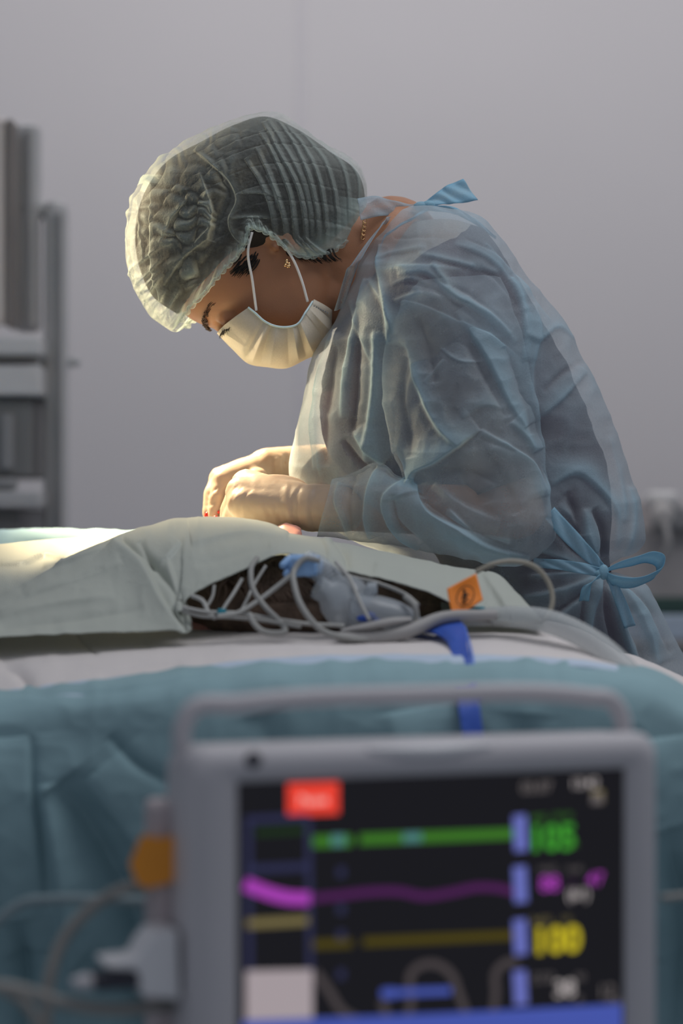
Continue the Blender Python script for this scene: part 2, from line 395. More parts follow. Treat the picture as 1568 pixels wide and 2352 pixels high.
def far_hand(g=0.0):
    W = P(612, 1074, 3.09)
    Kn = [P(514, 1104, 3.035), P(507, 1100, 3.06), P(512, 1098, 3.085), P(522, 1100, 3.105)]
    Pi = [P(500, 1140, 3.025), P(489, 1134, 3.045), P(492, 1138, 3.07), P(503, 1145, 3.09)]
    Di = [P(494, 1180, 3.02), P(482, 1178, 3.035), P(484, 1182, 3.055), P(494, 1186, 3.075)]
    Ti = [P(500, 1212, 3.02), P(490, 1212, 3.03), P(490, 1214, 3.045), P(500, 1214, 3.06)]
    r = [.0118, .0124, .0120, .0108]; pr = []
    for a, b, c, d, q in zip(Kn, Pi, Di, Ti, r):
        pr += [cap(W, .020+g, a, q+.003+g), cap(a, q+.001+g, b, q-.0015+g), cap(b, q-.001+g, c, q-.003+g), cap(c, q-.003+g, d, q-.005+g)]
    pr += [ell(P(560, 1092, 3.075), (.038+g, .030+g, .017+g)), cap(W, .021+g, P(545, 1092, 3.07), .019+g)]
    pr += [cap(P(590, 1100, 3.05), .014+g, P(545, 1140, 3.01), .0125+g), cap(P(545, 1140, 3.01), .012+g, P(525, 1185, 3.0), .010+g), cap(P(525, 1185, 3.0), .010+g, P(515, 1212, 3.0), .008+g)]
    return pr
def V3(p): return np.array(p, float)
def body_parts():
    pr = head_parts()
    nb = P(900, 560, 3.0); hd = tuple(H3(-.045, -.02, 0))
    pr += [cap(hd, .052, P(850, 575, 3.0), .053), cap(P(850, 575, 3.0), .053, nb, .060), cap(tuple(H3(.03, -.06, 0)), .035, P(850, 640, 3.0), .040), cap(P(800, 600, 3.0), .048, P(870, 640, 3.0), .055)]
    pr += [cap(tuple(H3(.045, -.083, 0)), .022, P(842, 655, 3.0), .034)]
    ch = P(1010, 800, 3.0); wa = P(1225, 1180, 3.0); hp = P(1270, 1480, 3.0)
    for s in (-1, 1):
        pr += [cap(nb, .050, (P(990, 650, 3)[0], 3.0+s*.088, P(990, 650, 3)[2]), .036)]
        pr += [cap((P(985, 720, 3)[0], 3.0+s*.075, P(985, 720, 3)[2]), .066, (P(1060, 930, 3)[0], 3.0+s*.055, P(1060, 930, 3)[2]), .074)]
        pr += [cap((P(1060, 930, 3)[0], 3.0+s*.055, P(1060, 930, 3)[2]), .074, (wa[0], 3.0+s*.045, wa[2]), .078)]
        pr += [cap((wa[0], 3.0+s*.045, wa[2]), .074, (hp[0], 3.0+s*.05, hp[2]), .064)]
        pr += [cap((hp[0], 3.0+s*.055, hp[2]), .072, (.37, 3.0+s*.08, .50), .056), cap((.37, 3.0+s*.08, .50), .054, (.44, 3.0+s*.10, .09), .036)]
        pr += [ell((.40, 3.0+s*.10, .045), (.115, .042, .035))]
        pr += [ell(P(880, 860, 3.0+s*.06), (.055, .058, .06))]
    pr += [cap(A_['sh'], .032, A_['el'], .032), cap(A_['el'], .034, A_['wr'], .026), cap(A_['sh2'], .050, A_['el2'], .040), cap(A_['el2'], .041, A_['wr2'], .0235)]
    pr += near_hand(-.0018)+far_hand(-.0018)
    return pr
body = fuse('body', body_parts(), .0036, 4, M_skin, surgeon)
# ---- gloves ------------------------------------------------------------
nh_c = []
for k, (x0, x1) in enumerate([(512, 520), (522, 530), (532, 541), (543, 551), (554, 563)]):
    nh_c.append(([(x0+30, 1110+k*4), (x0+6, 1150), (x0+4, 1200)], 4, 4, 1.5))
for k, x in enumerate([605, 622, 640, 660]):
    nh_c.append(([(x-6, 1150+6*(k % 2)), (x+2, 1175), (x+10, 1200)], 4, 4, 1.0))
nh_c += [([(664, 1104), (660, 1140), (668, 1180), (690, 1215)], 5, 4, 1.8), ([(652, 1120), (652, 1160), (660, 1195)], 4, 4, 1.2), ([(642, 1150), (648, 1180), (656, 1200)], 4, 4, 1.1),
         ([(700, 1108), (678, 1130), (668, 1165), (676, 1200), (692, 1226)], 9, 5, 3.2), ([(728, 1112), (708, 1150), (706, 1185), (722, 1226)], 7, 4, 2.4), ([(728, 1130), (716, 1160), (716, 1195), (728, 1222)], 3, 3, -1.6),
         ([(688, 1120), (682, 1150), (684, 1190), (700, 1222)], 3, 3, -1.8)]
def near_shape(co, no):
    H, D = folds(pix(co), nh_c); wv = np.clip(-no[:, 1]*1.6+.3, 0, 1); Q = pix(co)
    return co+no*((H*wv*.7+.0003*ridged(Q/26, 3))[:, None]), {'dens': D}
g1 = fuse('near_glove', near_hand(.0004)+[cap(P(790, 1168, 2.872), .0285, P(712, 1166, 2.888), .0290)], .0026, 16, M_glove, surgeon, near_shape); g1.name = 'glove'
fh_c = [([(500, 1120), (488, 1128), (478, 1140)], 4, 3, -1.6), ([(496, 1150), (486, 1158), (474, 1162)], 4, 3, -1.4), ([(540, 1092), (524, 1104), (512, 1120)], 4, 4, 1.4), ([(550, 1102), (532, 1112), (520, 1130)], 3, 4, 1.2),
        ([(650, 1046), (642, 1065), (648, 1088)], 5, 4, 2.0), ([(634, 1050), (628, 1066), (632, 1086)], 4, 4, 1.4), ([(660, 1040), (656, 1062), (660, 1085)], 3, 3, -1.5)]
def far_shape(co, no):
    H, D = folds(pix(co), fh_c); wv = np.clip(-no[:, 1]*1.6+.3, 0, 1); Q = pix(co)
    return co+no*((H*wv+.0005*ridged(Q/24, 8))[:, None]), {'dens': D}
g2 = fuse('far_glove', far_hand(.0004)+[cap(P(740, 1068, 3.135), .0270, P(612, 1073, 3.088), .0245)], .0024, 8, M_glove, surgeon, far_shape); g2.name = 'glove'
bl = []
for x, y, Y, r in [(477, 1185, 3.024, .0042), (483, 1172, 3.020, .0028), (495, 1192, 3.005, .0036), (489, 1150, 3.031, .0016), (502, 1176, 3.010, .0018), (474, 1170, 3.03, .0015)]:
    bl.append(ell(P(x, y, Y), (r, .002, r*1.2), None, 12, 8))
V, Fc = merge(bl); tag(mk('blood_spots', V, Fc, M_blood, g2), 'red blood spots on the fingertips')
# ---- scrubs ------------------------------------------------------------
K = [(850, 650, 1050, 520, .10, 3), (828, 690, 1075, 525, .126, 3), (790, 735, 1105, 535, .146, 3), (752, 820, 1150, 595, .162, 3), (742, 900, 1212, 690, .152, 3), (738, 980, 1268, 785, .146, 3),
     (765, 1050, 1318, 885, .138, 3), (860, 1140, 1362, 990, .132, 3), (950, 1220, 1392, 1095, .130, 3), (1010, 1290, 1402, 1200, .130, 3), (1040, 1350, 1396, 1305, .14, 3), (1050, 1450, 1420, 1400, .15, 3), (1050, 1600, 1450, 1560, .16, 3)]
G, near, mid = loftpx(K, 170, 150)
G, D = dress(G, mid, [([(1000, 620), (1080, 700), (1150, 800)], 20, 20, 5), ([(1200, 820), (1290, 950), (1340, 1100)], 25, 20, 5), ([(1100, 1350), (1200, 1300), (1350, 1280)], 15, 15, 4)], near, noise=(.004, 90, 11))
emit('scrub_shirt', G, M_scrub, surgeon)
Gu, _, _ = loftpx([(884, 610, 955, 512, .092, 3), (864, 650, 1035, 510, .128, 3), (846, 700, 1090, 525, .139, 3), (820, 745, 1118, 545, .140, 3)], 50, 90)
tag(emit('undershirt', Gu, plain('beige_cotton', (.34, .31, .28), .9), surgeon), 'pale beige shirt showing through at the shoulder')
for nm, a, b, ra, rb in (('scrub_sleeve', A_['sh'], A_['el'], .052, .047), ('scrub_sleeve', A_['sh2'], A_['el2'], .062, .058)):
    a = V3(a); b = V3(b); pts = [a, a*.6+b*.4, a*.12+b*.88]
    Vt, Ft = tube_mesh(pts, [ra, ra*.98, rb], 28, 40); Vt = np.array(Vt); Q = pix(Vt); Vt[:, 1] += .004*ridged(Q/45, 4)
    mk(nm, Vt, Ft, M_scrub, surgeon)
tr = []
for s in (-1, 1):
    tr.append(tube_mesh([(P(1225, 1310, 3)[0], 3.0+s*.045, 1.045), (.262, 3.0+s*.05, .93), (.31, 3.0+s*.06, .72), (.385, 3.0+s*.08, .45), (.44, 3.0+s*.10, .12)], [.08, .098, .092, .082, .075], 30, 60))
V, Fc = merge(tr); mk('trousers', V, Fc, M_scrub, surgeon)
for s in (-1, 1):
    V, Fc = ell((.395, 3.0+s*.10, .042), (.135, .052, .048)); V = [(x, y, max(z, 0.004)) for x, y, z in V]
    mk('shoe', V, Fc, plain('white_clog', (.6, .6, .6), .4), surgeon)
# ---- gown --------------------------------------------------------------
gown_c = [
 ([(838, 640), (815, 744), (796, 839), (788, 960)], 10, 14, 6, .8), ([(760, 760), (735, 860), (722, 980), (728, 1080)], 8, 16, 5, .5),
 ([(730, 812), (729, 900), (731, 1000), (738, 1095)], 3, 3, 1.6, 1.0), ([(862, 760), (862, 860), (848, 980), (838, 1060)], 10, 12, 6, .9),
 ([(770, 790), (762, 870), (748, 980), (752, 1070)], 14, 12, -7), ([(826, 700), (824, 800), (818, 900), (812, 1000)], 12, 12, -6),
 ([(700, 880), (696, 960), (690, 1060)], 9, 9, 3, .3), ([(868, 560), (872, 640), (884, 700), (893, 790)], 5, 9, 4, 1.0),
 ([(812, 990), (840, 1030), (880, 1068)], 8, 14, 7, .8), ([(790, 1010), (820, 1050), (850, 1080)], 8, 8, -6),
 ([(846, 640), (880, 700), (905, 770)], 6, 7, 3, .7), ([(800, 690), (822, 760), (858, 840)], 4, 6, 2.4, .6),
 # shoulder creases
 ([(868, 600), (900, 582), (935, 575), (980, 570)], 5, 5, 2.5, .5), ([(872, 622), (930, 614), (1000, 612), (1060, 618)], 5, 4, 2.2, .5),
 ([(900, 545), (980, 545), (1040, 542)], 3, 5, -1.4), ([(960, 585), (1030, 600), (1100, 618), (1148, 628)], 6, 6, 3.5, .7),
 ([(914, 633), (979, 629), (1033, 675), (1109, 724), (1163, 775)], 7, 9, 4.5, .7), ([(930, 650), (985, 660), (1050, 700), (1100, 740)], 5, 7, -3),
 ([(987, 606), (1010, 635), (1033, 663)], 5, 6, 2.5, .5), ([(1040, 560), (1110, 590), (1170, 650), (1200, 720)], 8, 10, 4, .5),
 ([(1010, 680), (1080, 700), (1140, 740), (1180, 790)], 6, 8, 3.5, .4), ([(1065, 548), (1130, 580), (1190, 640)], 4, 4, -2), ([(1085, 610), (1140, 640), (1180, 690)], 5, 5, -2.5),
 ([(905, 690), (960, 672), (1010, 680)], 4, 4, 2, .5), ([(900, 655), (940, 642), (985, 655)], 4, 4, 2, .4),
 ([(990, 640), (1060, 668), (1120, 710), (1170, 760)], 6, 6, -3), ([(1110, 560), (1190, 640), (1260, 740)], 6, 5, 2.5, .6),
 # back
 ([(1165, 640), (1190, 690), (1200, 770), (1196, 830)], 8, 14, 6, .5), ([(1198, 772), (1225, 785), (1279, 755), (1313, 778)], 5, 9, 3.2, .5),
 ([(1226, 700), (1232, 760), (1218, 850), (1220, 930)], 12, 10, 4, .25), ([(1233, 960), (1275, 927), (1344, 854)], 8, 12, 4, .3), ([(1245, 900), (1300, 850), (1340, 830)], 10, 8, -3),
 ([(1260, 1114), (1321, 1088), (1359, 1114), (1409, 1183), (1413, 1262)], 8, 16, 6, .45), ([(1359, 1170), (1380, 1214), (1384, 1300)], 9, 12, -9),
 ([(1340, 1170), (1345, 1230), (1370, 1295)], 10, 10, 5, .4), ([(1280, 1160), (1320, 1200), (1360, 1270)], 10, 12, 4, .4), ([(1440, 1120), (1450, 1200), (1430, 1280)], 10, 10, 4, .6),
 ([(1300, 1130), (1320, 1180), (1330, 1230)], 14, 14, -6), ([(1395, 1000), (1420, 1100), (1425, 1200)], 6, 10, 3, .3),
 ([(1250, 1180), (1300, 1250), (1375, 1308)], 7, 7, -4), ([(1230, 1260), (1310, 1290), (1385, 1312)], 5, 8, 4, .6),
 # skirt
 ([(1388, 1322), (1360, 1400), (1345, 1520)], 12, 10, 7, .5), ([(1388, 1322), (1410, 1400), (1450, 1520)], 9, 14, 8, .5), ([(1392, 1320), (1450, 1400), (1510, 1530)], 12, 16, 8, .7),
 ([(1388, 1325), (1395, 1410), (1425, 1540)], 9, 9, -9), ([(1390, 1322), (1430, 1400), (1480, 1530)], 9, 9, -8), ([(1340, 1350), (1335, 1420), (1330, 1520)], 10, 12, -6),
 ([(1380, 1325), (1300, 1350), (1200, 1370)], 7, 9, 4, .3), ([(1380, 1318), (1290, 1318), (1210, 1322)], 6, 6, 3.5, .4), ([(1340, 1370), (1280, 1420), (1240, 1470)], 8, 10, 4, .2),
 ([(1395, 1318), (1470, 1380), (1540, 1500)], 8, 8, -5), ([(1360, 1345), (1300, 1390), (1250, 1420)], 6, 6, -3)]
K = [(835, 585, 950, 478, .085, 3.0), (818, 630, 1010, 484, .13, 3.0), (797, 680, 1085, 500, .175, 3.0), (768, 735, 1142, 547, .200, 3.0), (722, 812, 1212, 640, .208, 3.0), (702, 890, 1290, 742, .203, 3.0),
     (690, 955, 1345, 850, .195, 3.0), (676, 1020, 1397, 955, .19, 3.0), (668, 1085, 1435, 1060, .182, 3.0), (685, 1150, 1464, 1150, .178, 3.0), (760, 1215, 1479, 1220, .172, 3.0), (900, 1275, 1462, 1262, .160, 3.0),
     (1020, 1330, 1396, 1308, .160, 3.0), (1030, 1395, 1468, 1334, .165, 3.01), (1015, 1450, 1508, 1398, .172, 3.02), (1000, 1520, 1545, 1468, .17, 3.03), (985, 1620, 1592, 1550, .175, 3.03), (965, 1900, 1640, 1800, .18, 3.04), (960, 2600, 1660, 2560, .19, 3.04)]
G, near, mid = loftpx(K, 520, 300, near=.78)
G, D = dress(G, mid, gown_c, near, noise=(.0036, 110, 5))
gown = emit('surgical_gown', G, M_gown, surgeon, D)
# near sleeve
sl_c = [
 ([(1045, 717), (1114, 824), (1168, 931), (1200, 985)], 9, 22, 6, .7), ([(905, 690), (960, 700), (1040, 735), (1130, 780), (1200, 840)], 10, 5, 3, .8),
 ([(1103, 988), (1045, 1030), (996, 1065), (954, 1085), (946, 1110), (973, 1164), (1061, 1214), (1130, 1252), (1215, 1275)], 22, 4, 9, .5),
 ([(1103, 988), (1168, 1027), (1225, 1069), (1250, 1140)], 14, 7, 5, .3), ([(900, 785), (931, 793), (950, 854), (969, 908), (1007, 984), (1055, 1030)], 10, 12, 6, .8),
 ([(1210, 880), (1235, 990), (1248, 1090), (1256, 1190)], 7, 16, 4, .5), ([(1010, 800), (1050, 830), (1110, 832)], 3, 3, 1.6, .4), ([(975, 880), (1005, 840), (1020, 825)], 4, 4, 2, .4),
 ([(960, 730), (985, 800), (1000, 880)], 12, 12, -4), ([(1060, 770), (1120, 880), (1160, 960)], 10, 16, -4), ([(1150, 800), (1195, 900), (1215, 1000)], 12, 12, -3),
 ([(905, 720), (890, 800), (886, 900), (895, 1000)], 10, 8, 4, .8), ([(935, 820), (925, 900), (935, 980), (950, 1050)], 12, 12, -5),
 ([(1170, 970), (1200, 1000), (1225, 1040)], 14, 14, 5, .5), ([(1060, 960), (1110, 930), (1160, 940)], 12, 14, 3, .3), ([(1180, 1040), (1100, 1005)], 8, 8, -2.5),
 # inner elbow gathers
 ([(905, 1040), (925, 1080), (940, 1108)], 10, 8, -9), ([(925, 1125), (950, 1120), (975, 1135)], 5, 7, 5, .9), ([(870, 1070), (850, 1130), (840, 1190), (850, 1235)], 9, 13, 7, .8),
 ([(920, 1110), (885, 1145), (900, 1210), (960, 1262)], 7, 12, 7, .8), ([(860, 1075), (900, 1095), (925, 1122)], 10, 6, -4), ([(885, 1150), (940, 1142), (985, 1150)], 4, 5, 2.5, .4),
 ([(780, 1110), (770, 1150), (790, 1200), (800, 1240)], 8, 10, 4, .4), ([(820, 1090), (800, 1150), (812, 1225)], 8, 9, -4), ([(905, 1140), (915, 1190), (970, 1245)], 8, 7, -5),
 ([(975, 1150), (1030, 1190), (1100, 1225), (1180, 1255)], 6, 6, -4), ([(1000, 1110), (1060, 1160), (1150, 1200)], 18, 14, 3, .2), ([(1030, 1170), (1090, 1222), (1170, 1240)], 14, 8, 4, .7),
 ([(1100, 1010), (1150, 1090), (1190, 1180)], 30, 20, -3), ([(1000, 1090), (1070, 1080), (1140, 1110)], 16, 16, -2), ([(740, 1120), (730, 1170), (732, 1225)], 5, 5, 1.5, .8)]
#     inner/front (px,py)   outer/back            D      Yc
K = [(893, 664, 1150, 640, .070, 2.905), (890, 692, 1190, 745, .080, 2.895), (884, 760, 1207, 830, .083, 2.885), (880, 850, 1222, 905, .084, 2.875), (884, 930, 1236, 985, .083, 2.868), (896, 1010, 1248, 1070, .080, 2.862),
     (915, 1070, 1262, 1160, .078, 2.858), (930, 1105, 1274, 1240, .075, 2.856), (932, 1116, 1200, 1293, .072, 2.856), (924, 1112, 1090, 1285, .068, 2.858), (905, 1092, 990, 1268, .062, 2.862), (868, 1064, 900, 1252, .055, 2.866),
     (830, 1078, 840, 1243, .046, 2.872), (790, 1095, 780, 1236, .039, 2.876), (764, 1104, 728, 1230, .0335, 2.880)]
G, near, mid = loftpx(K, 420, 240, near=.78)
G, D = dress(G, mid, sl_c, near, noise=(.0030, 90, 21))
sleeve = emit('sleeve', G, M_gown, gown, D)
K = [(850, 660, 1000, 600, .08, 3.12), (830, 800, 1020, 800, .085, 3.16), (820, 950, 1020, 980, .08, 3.17), (810, 1040, 1010, 1130, .07, 3.165), (800, 1035, 880, 1150, .055, 3.155), (750, 1030, 760, 1125, .04, 3.15), (706, 1034, 700, 1112, .034, 3.135)]
G, near, mid = loftpx(K, 120, 80)
G, D = dress(G, mid, [([(830, 1040), (820, 1080), (830, 1130)], 10, 10, 5, .5)], near, noise=(.003, 60, 31))
emit('sleeve', G, M_gown, gown, D)
# ribbons of the gown
def ribbon(name, pts, wd, parent, mat, roll=None, thick=.0006, n=60, ruff=.0012):
    """pts: (px,py,Y); wd width(m) per pt; roll: vector (x,y,z) across per pt"""
    Pn = np.array([P(*p) for p in pts]); wv = np.full(len(pts), wd) if np.isscalar(wd) else np.array(wd)
    R = np.array(roll, float); R = np.broadcast_to(R, (len(pts), 3))
    K = interp(np.concatenate([Pn, wv[:, None], R], 1), n); m = 9
    C_ = K[:, :3]; W_ = K[:, 3]; R = K[:, 4:]; R = R/np.linalg.norm(R, axis=1, keepdims=True)
    T = np.gradient(C_, axis=0); T /= np.linalg.norm(T, axis=1, keepdims=True)+1e-9; Nn = np.cross(T, R)
    j = np.linspace(-.5, .5, m)
    wob = ruff*np.sin(np.linspace(0, 9, n)[:, None]*2+j[None]*7)
    G = C_[:, None]+R[:, None]*(W_[:, None]*j[None])[..., None]+Nn[:, None]*wob[..., None]
    Dn = np.broadcast_to(np.abs(j)*1.2, (n, m))
    o = emit(name, G, mat, parent, Dn, closed=False, thick=thick); return o
# collar band, neck tie
ribbon('collar_band', [(776, 712, 2.945), (800, 640, 2.925), (826, 588, 2.915), (862, 535, 2.93), (905, 500, 2.955), (950, 480, 2.985)], [.010, .014, .017, .014, .010, .006], gown, M_gown, roll=[(1, 0, .25), (1, 0, .4), (.8, 0, .6), (.7, 0, .7), (.4, .3, .8), (.3, .4, .8)])
ribbon('collar_edge', [(872, 570, 2.90), (882, 545, 2.90), (915, 520, 2.91), (955, 496, 2.93), (985, 478, 2.955)], .0035, gown, M_tie, roll=(.3, -.3, 1))
ribbon('neck_tie', [(824, 481, 2.93), (860, 474, 2.94), (905, 477, 2.955), (950, 478, 2.965), (975, 470, 2.965)], [.027, .026, .018, .010, .006], gown, M_gown, roll=(-.15, .1, 1), ruff=.0008)
ribbon('neck_tie', [(965, 478, 2.958), (1000, 460, 2.96), (1040, 446, 2.965), (1080, 436, 2.97)], [.007, .014, .026, .032], gown, M_tie, roll=[(-.2, .1, 1), (-.3, .1, 1), (-.5, .1, 1), (-.6, .1, .9)], ruff=.0015)
ribbon('neck_tie', [(978, 478, 2.955), (1035, 482, 2.95), (1060, 491, 2.95), (1100, 516, 2.95), (1138, 546, 2.955)], [.006, .008, .007, .005, .003], gown, M_tie, roll=(.3, -.2, 1))
V, Fc = merge([ell(P(968, 474, 2.955), (.010, .006, .006)), ell(P(984, 470, 2.955), (.008, .006, .005))]); mk('knot', V, Fc, M_tie, gown)
# waist tie: belt, bow, tails
ribbon('waist_tie', [(1262, 1178, 2.832), (1300, 1222, 2.825), (1345, 1268, 2.832), (1386, 1308, 2.845)], [.017, .019, .016, .008], gown, M_belt, roll=[(.6, 0, .8), (.65, 0, .75), (.7, 0, .7), (.6, 0, .8)])
ribbon('waist_tie', [(1225, 1292, 2.845), (1290, 1298, 2.835), (1340, 1306, 2.832), (1386, 1316, 2.84)], [.010, .012, .013, .010], gown, M_belt, roll=(0, 0, 1))
ribbon('bow_loop', [(1386, 1312, 2.838), (1415, 1300, 2.835), (1455, 1288, 2.835), (1495, 1280, 2.84), (1516, 1290, 2.845), (1514, 1312, 2.845), (1488, 1330, 2.84), (1445, 1339, 2.83), (1412, 1334, 2.828), (1386, 1318, 2.834)],
       [.008, .018, .024, .026, .026, .026, .026, .025, .020, .008], gown, M_tie, roll=(.3, -.8, .52), n=110, ruff=.0005)
ribbon('tie_tail', [(1384, 1318, 2.832), (1362, 1335, 2.828), (1346, 1352, 2.83), (1340, 1380, 2.835)], [.006, .009, .011, .012], gown, M_tie, roll=[(.3, 0, 1), (.8, 0, .6), (1, 0, .2), (1, 0, 0)])
ribbon('tie_tail', [(1390, 1320, 2.836), (1408, 1345, 2.836), (1428, 1390, 2.836), (1446, 1440, 2.838)], [.005, .010, .013, .014], gown, M_belt, roll=[(.6, 0, 1), (1, 0, .6), (1, 0, .4), (1, 0, .3)])
V, Fc = merge([ell(P(1386, 1314, 2.833), (.006, .005, .009)), ell(P(1378, 1318, 2.834), (.006, .004, .005))]); mk('knot', V, Fc, M_tie, gown)
# ---- hair --------------------------------------------------------------
def polar(outline, c, th):
    o = np.array(interp(list(outline)+[outline[0]], 400))-np.array(c)
    a = np.unwrap(np.arctan2(o[:, 1], o[:, 0])); r = np.hypot(o[:, 0], o[:, 1])
    if a[-1] < a[0]: a = a[::-1]; r = r[::-1]
    ix = np.argsort(a % (2*math.pi)); aa = (a % (2*math.pi))[ix]; rr = r[ix]
    return np.interp(th % (2*math.pi), aa, rr, period=2*math.pi)
CC = (565, 470)
hair_o = [(408, 722), (352, 682), (322, 620), (310, 540), (328, 455), (380, 378), (465, 328), (540, 290), (612, 271), (680, 298), (760, 352), (822, 398), (838, 465), (826, 520), (788, 568), (706, 598), (650, 600), (600, 615), (532, 634), (464, 690)]
th = np.linspace(0, 2*math.pi, 200, endpoint=False)
R = polar(hair_o, CC, th)
def dome(Rfull, Rtr, c, D, nr, pw=2.3, sgn=-1):
    v = np.linspace(0, 1, nr)**.85; r = v[:, None]*Rtr[None]; q = np.clip(r/Rfull[None], 0, 1)
    px = c[0]+r*np.cos(th); py = c[1]+r*np.sin(th)
    y = YC+sgn*D*np.sqrt(np.clip(1-q**pw, 0, 1))
    X, _, Z = P(px, py, YC); return np.stack([X, y, Z], -1), np.stack([px, py], -1)
h1, q1 = dome(R, R, CC, .096, 60, 3.2); h2, _ = dome(R, R, CC, .096, 60, 3.2, sgn=1)
hn = .0010*ridged(q1/16, 41)
h1[..., 1] -= hn; h2[..., 1] += hn
V, Fc = merge([(h1.reshape(-1, 3), gridfaces(60, 200, True)), (h2.reshape(-1, 3), [f[::-1] for f in gridfaces(60, 200, True)])])
# loose locks at the temple and nape
locks = []
for k in range(80):
    x = 545+rng.random()*42; y = 588+rng.random()*28; Y0 = 2.93-rng.random()*.004
    locks.append(tube_mesh([P(x+10, y-18, Y0+.004), P(x, y, Y0), P(x-14-rng.random()*8, y+14+rng.random()*10, Y0+.001)], [.0009, .0008, .0002], 5, 8, True))
for k in range(60):
    x = 650+rng.random()*120; y = 590-abs(x-720)*.12; Y0 = 2.935
    locks.append(tube_mesh([P(x, y-14, Y0), P(x+8, y+4, Y0), P(x+22, y+10+rng.random()*8, Y0+.004)], [.0006, .0005, .0002], 5, 8, True))
hv, hf = merge([(V, Fc)]+locks); mk('hair', hv, hf, M_hair, surgeon)
def strands(name, segs, mat, parent):
    V, Fc = merge([tube_mesh(s, [.00045, .00042, .00015], 5, 6, True) for s in segs]); return mk(name, V, Fc, mat, parent)
def surf_s(f, u):  # approx half width of the face at (f,u)
    ff = .108; fb = -.094; w_ = .0735; c = np.clip((f-(ff+fb)/2)/((ff-fb)/2), -1, 1)
    return w_*np.sqrt(max(0, 1-abs(c)**(2/.86)))**.95
for sd in (1, -1):
  sg = []
  for k in range(80):
    t = rng.random(); s = .012+t*.036; f0 = .1135-.030*t**2.2; u0 = .0385+.008*math.sin(t*2.6)+(rng.random()-.5)*.006
    if 1:
        sg.append([H3(f0-.001, u0, sd*s), H3(f0+.0012, u0+.002, sd*(s+.004)), H3(f0-.001-.002*t, u0+.003*(1-t), sd*(s+.0085))])
  strands('eyebrow', sg, M_brow, surgeon)
sg = []
for k in range(46):
    t = k/45; s = .018+t*.028; f0 = .1045-.010*(t-.3)**2-.006*t; u0 = .0135
    for sd in (-1,): sg.append([H3(f0-.006, u0, sd*s), H3(f0+.001, u0-.002, sd*(s+.001)), H3(f0+.006, u0-.0005, sd*(s+.004+.003*t))])
for k in range(44):
    t = k/43; bx_, by_ = 537-26*t+rng.normal()*.8, 737+25*t+rng.normal()*.8; Yb = 2.9535+.012*t
    sg.append([P(bx_, by_, Yb), P(bx_-5, by_+6, Yb-.004), P(bx_-6+rng.normal()*2, by_+15+rng.normal()*2, Yb-.007)])
for k in range(3):
    sg.append([P(540, 733+k, 2.954), P(526, 744+k, 2.956), P(512, 760+k, 2.963)])
strands('eyelashes', sg[46:], M_hair, surgeon); strands('eyelashes', sg[:46], M_hair, surgeon)
# ---- cap ---------------------------------------------------------------
cap_full = [(398, 764), (345, 728), (308, 665), (290, 600), (290, 530), (304, 455), (350, 385), (400, 345), (460, 310), (530, 280), (590, 264), (645, 262), (690, 292), (740, 330), (800, 362), (828, 385), (842, 425), (846, 470), (836, 530), (812, 590), (760, 640), (700, 680), (620, 740), (540, 790), (460, 800)]
cap_cut = [(398, 764), (345, 728), (308, 665), (290, 600), (290, 530), (304, 455), (350, 385), (400, 345), (460, 310), (530, 280), (590, 264), (645, 262), (690, 292), (740, 330), (800, 362), (828, 385), (842, 425), (843, 462), (832, 512), (800, 560), (752, 594), (705, 604), (668, 594), (640, 572), (610, 552), (578, 546), (574, 575), (556, 604), (520, 640), (478, 688), (445, 716), (422, 744)]
th = np.linspace(0, 2*math.pi, 640, endpoint=False)
Rf = polar(cap_full, CC, th)
def polar_lin(o, c, th):
    o = np.array(o+[o[0]], float); best = np.full(th.shape, 1e9)
    d = np.stack([np.cos(th), np.sin(th)], -1)
    for i in range(len(o)-1):
        a = o[i]-c; e = o[i+1]-o[i]; den = d[:, 0]*e[1]-d[:, 1]*e[0]; den = np.where(abs(den) < 1e-9, 1e-9, den)
        t = (a[0]*e[1]-a[1]*e[0])/den; s = (a[0]*d[:, 1]-a[1]*d[:, 0])/den
        ok = (t > 0) & (s >= -1e-6) & (s <= 1+1e-6); best = np.where(ok & (t < best), t, best)
    k = np.ones(5)/5; return np.convolve(np.concatenate([best[-2:], best, best[:2]]), k, 'valid')
Rt = np.minimum(polar_lin(cap_cut, np.array(CC, float), th), Rf)
zc = lambda L: [(270+x/2.613, 240+y/2.613) for x, y in L]
cap_c = []
for L, a in [([(880, 160), (960, 340), (1080, 560), (1120, 760), (1130, 900)], 3.2), ([(960, 150), (1070, 330), (1160, 560), (1190, 720), (1190, 860)], 3.2), ([(860, 230), (960, 420), (1040, 620), (1060, 780), (1080, 930)], 3.2),
             ([(840, 330), (920, 500), (970, 640), (1010, 800), (1010, 900)], 3.2), ([(1010, 170), (1130, 340), (1215, 570), (1240, 760), (1240, 880)], 2.6), ([(1080, 190), (1220, 370), (1290, 570), (1310, 850)], 2.4), ([(1200, 250), (1330, 400), (1370, 560), (1380, 760)], 2.0),
             ([(780, 400), (880, 560), (930, 700), (950, 850)], 2.8), ([(1320, 330), (1420, 450), (1440, 620)], 1.8), ([(900, 140), (1010, 330), (1120, 560), (1155, 740), (1160, 880)], 1.8), ([(900, 500), (950, 600), (975, 700)], 1.5)]:
    cap_c.append((zc(L), 3, 9, a*1.1, .6))
    cap_c.append(([(x+12, y) for x, y in zc(L)], 7, 7.1, -a*.6))
for y in (220, 300, 420, 540, 640, 740):   # stitched lines across
    cap_c.append((zc([(560, y+150), (850, y+20), (1150, y), (1460, y+40)]), 2.5, 2.5, -.8))
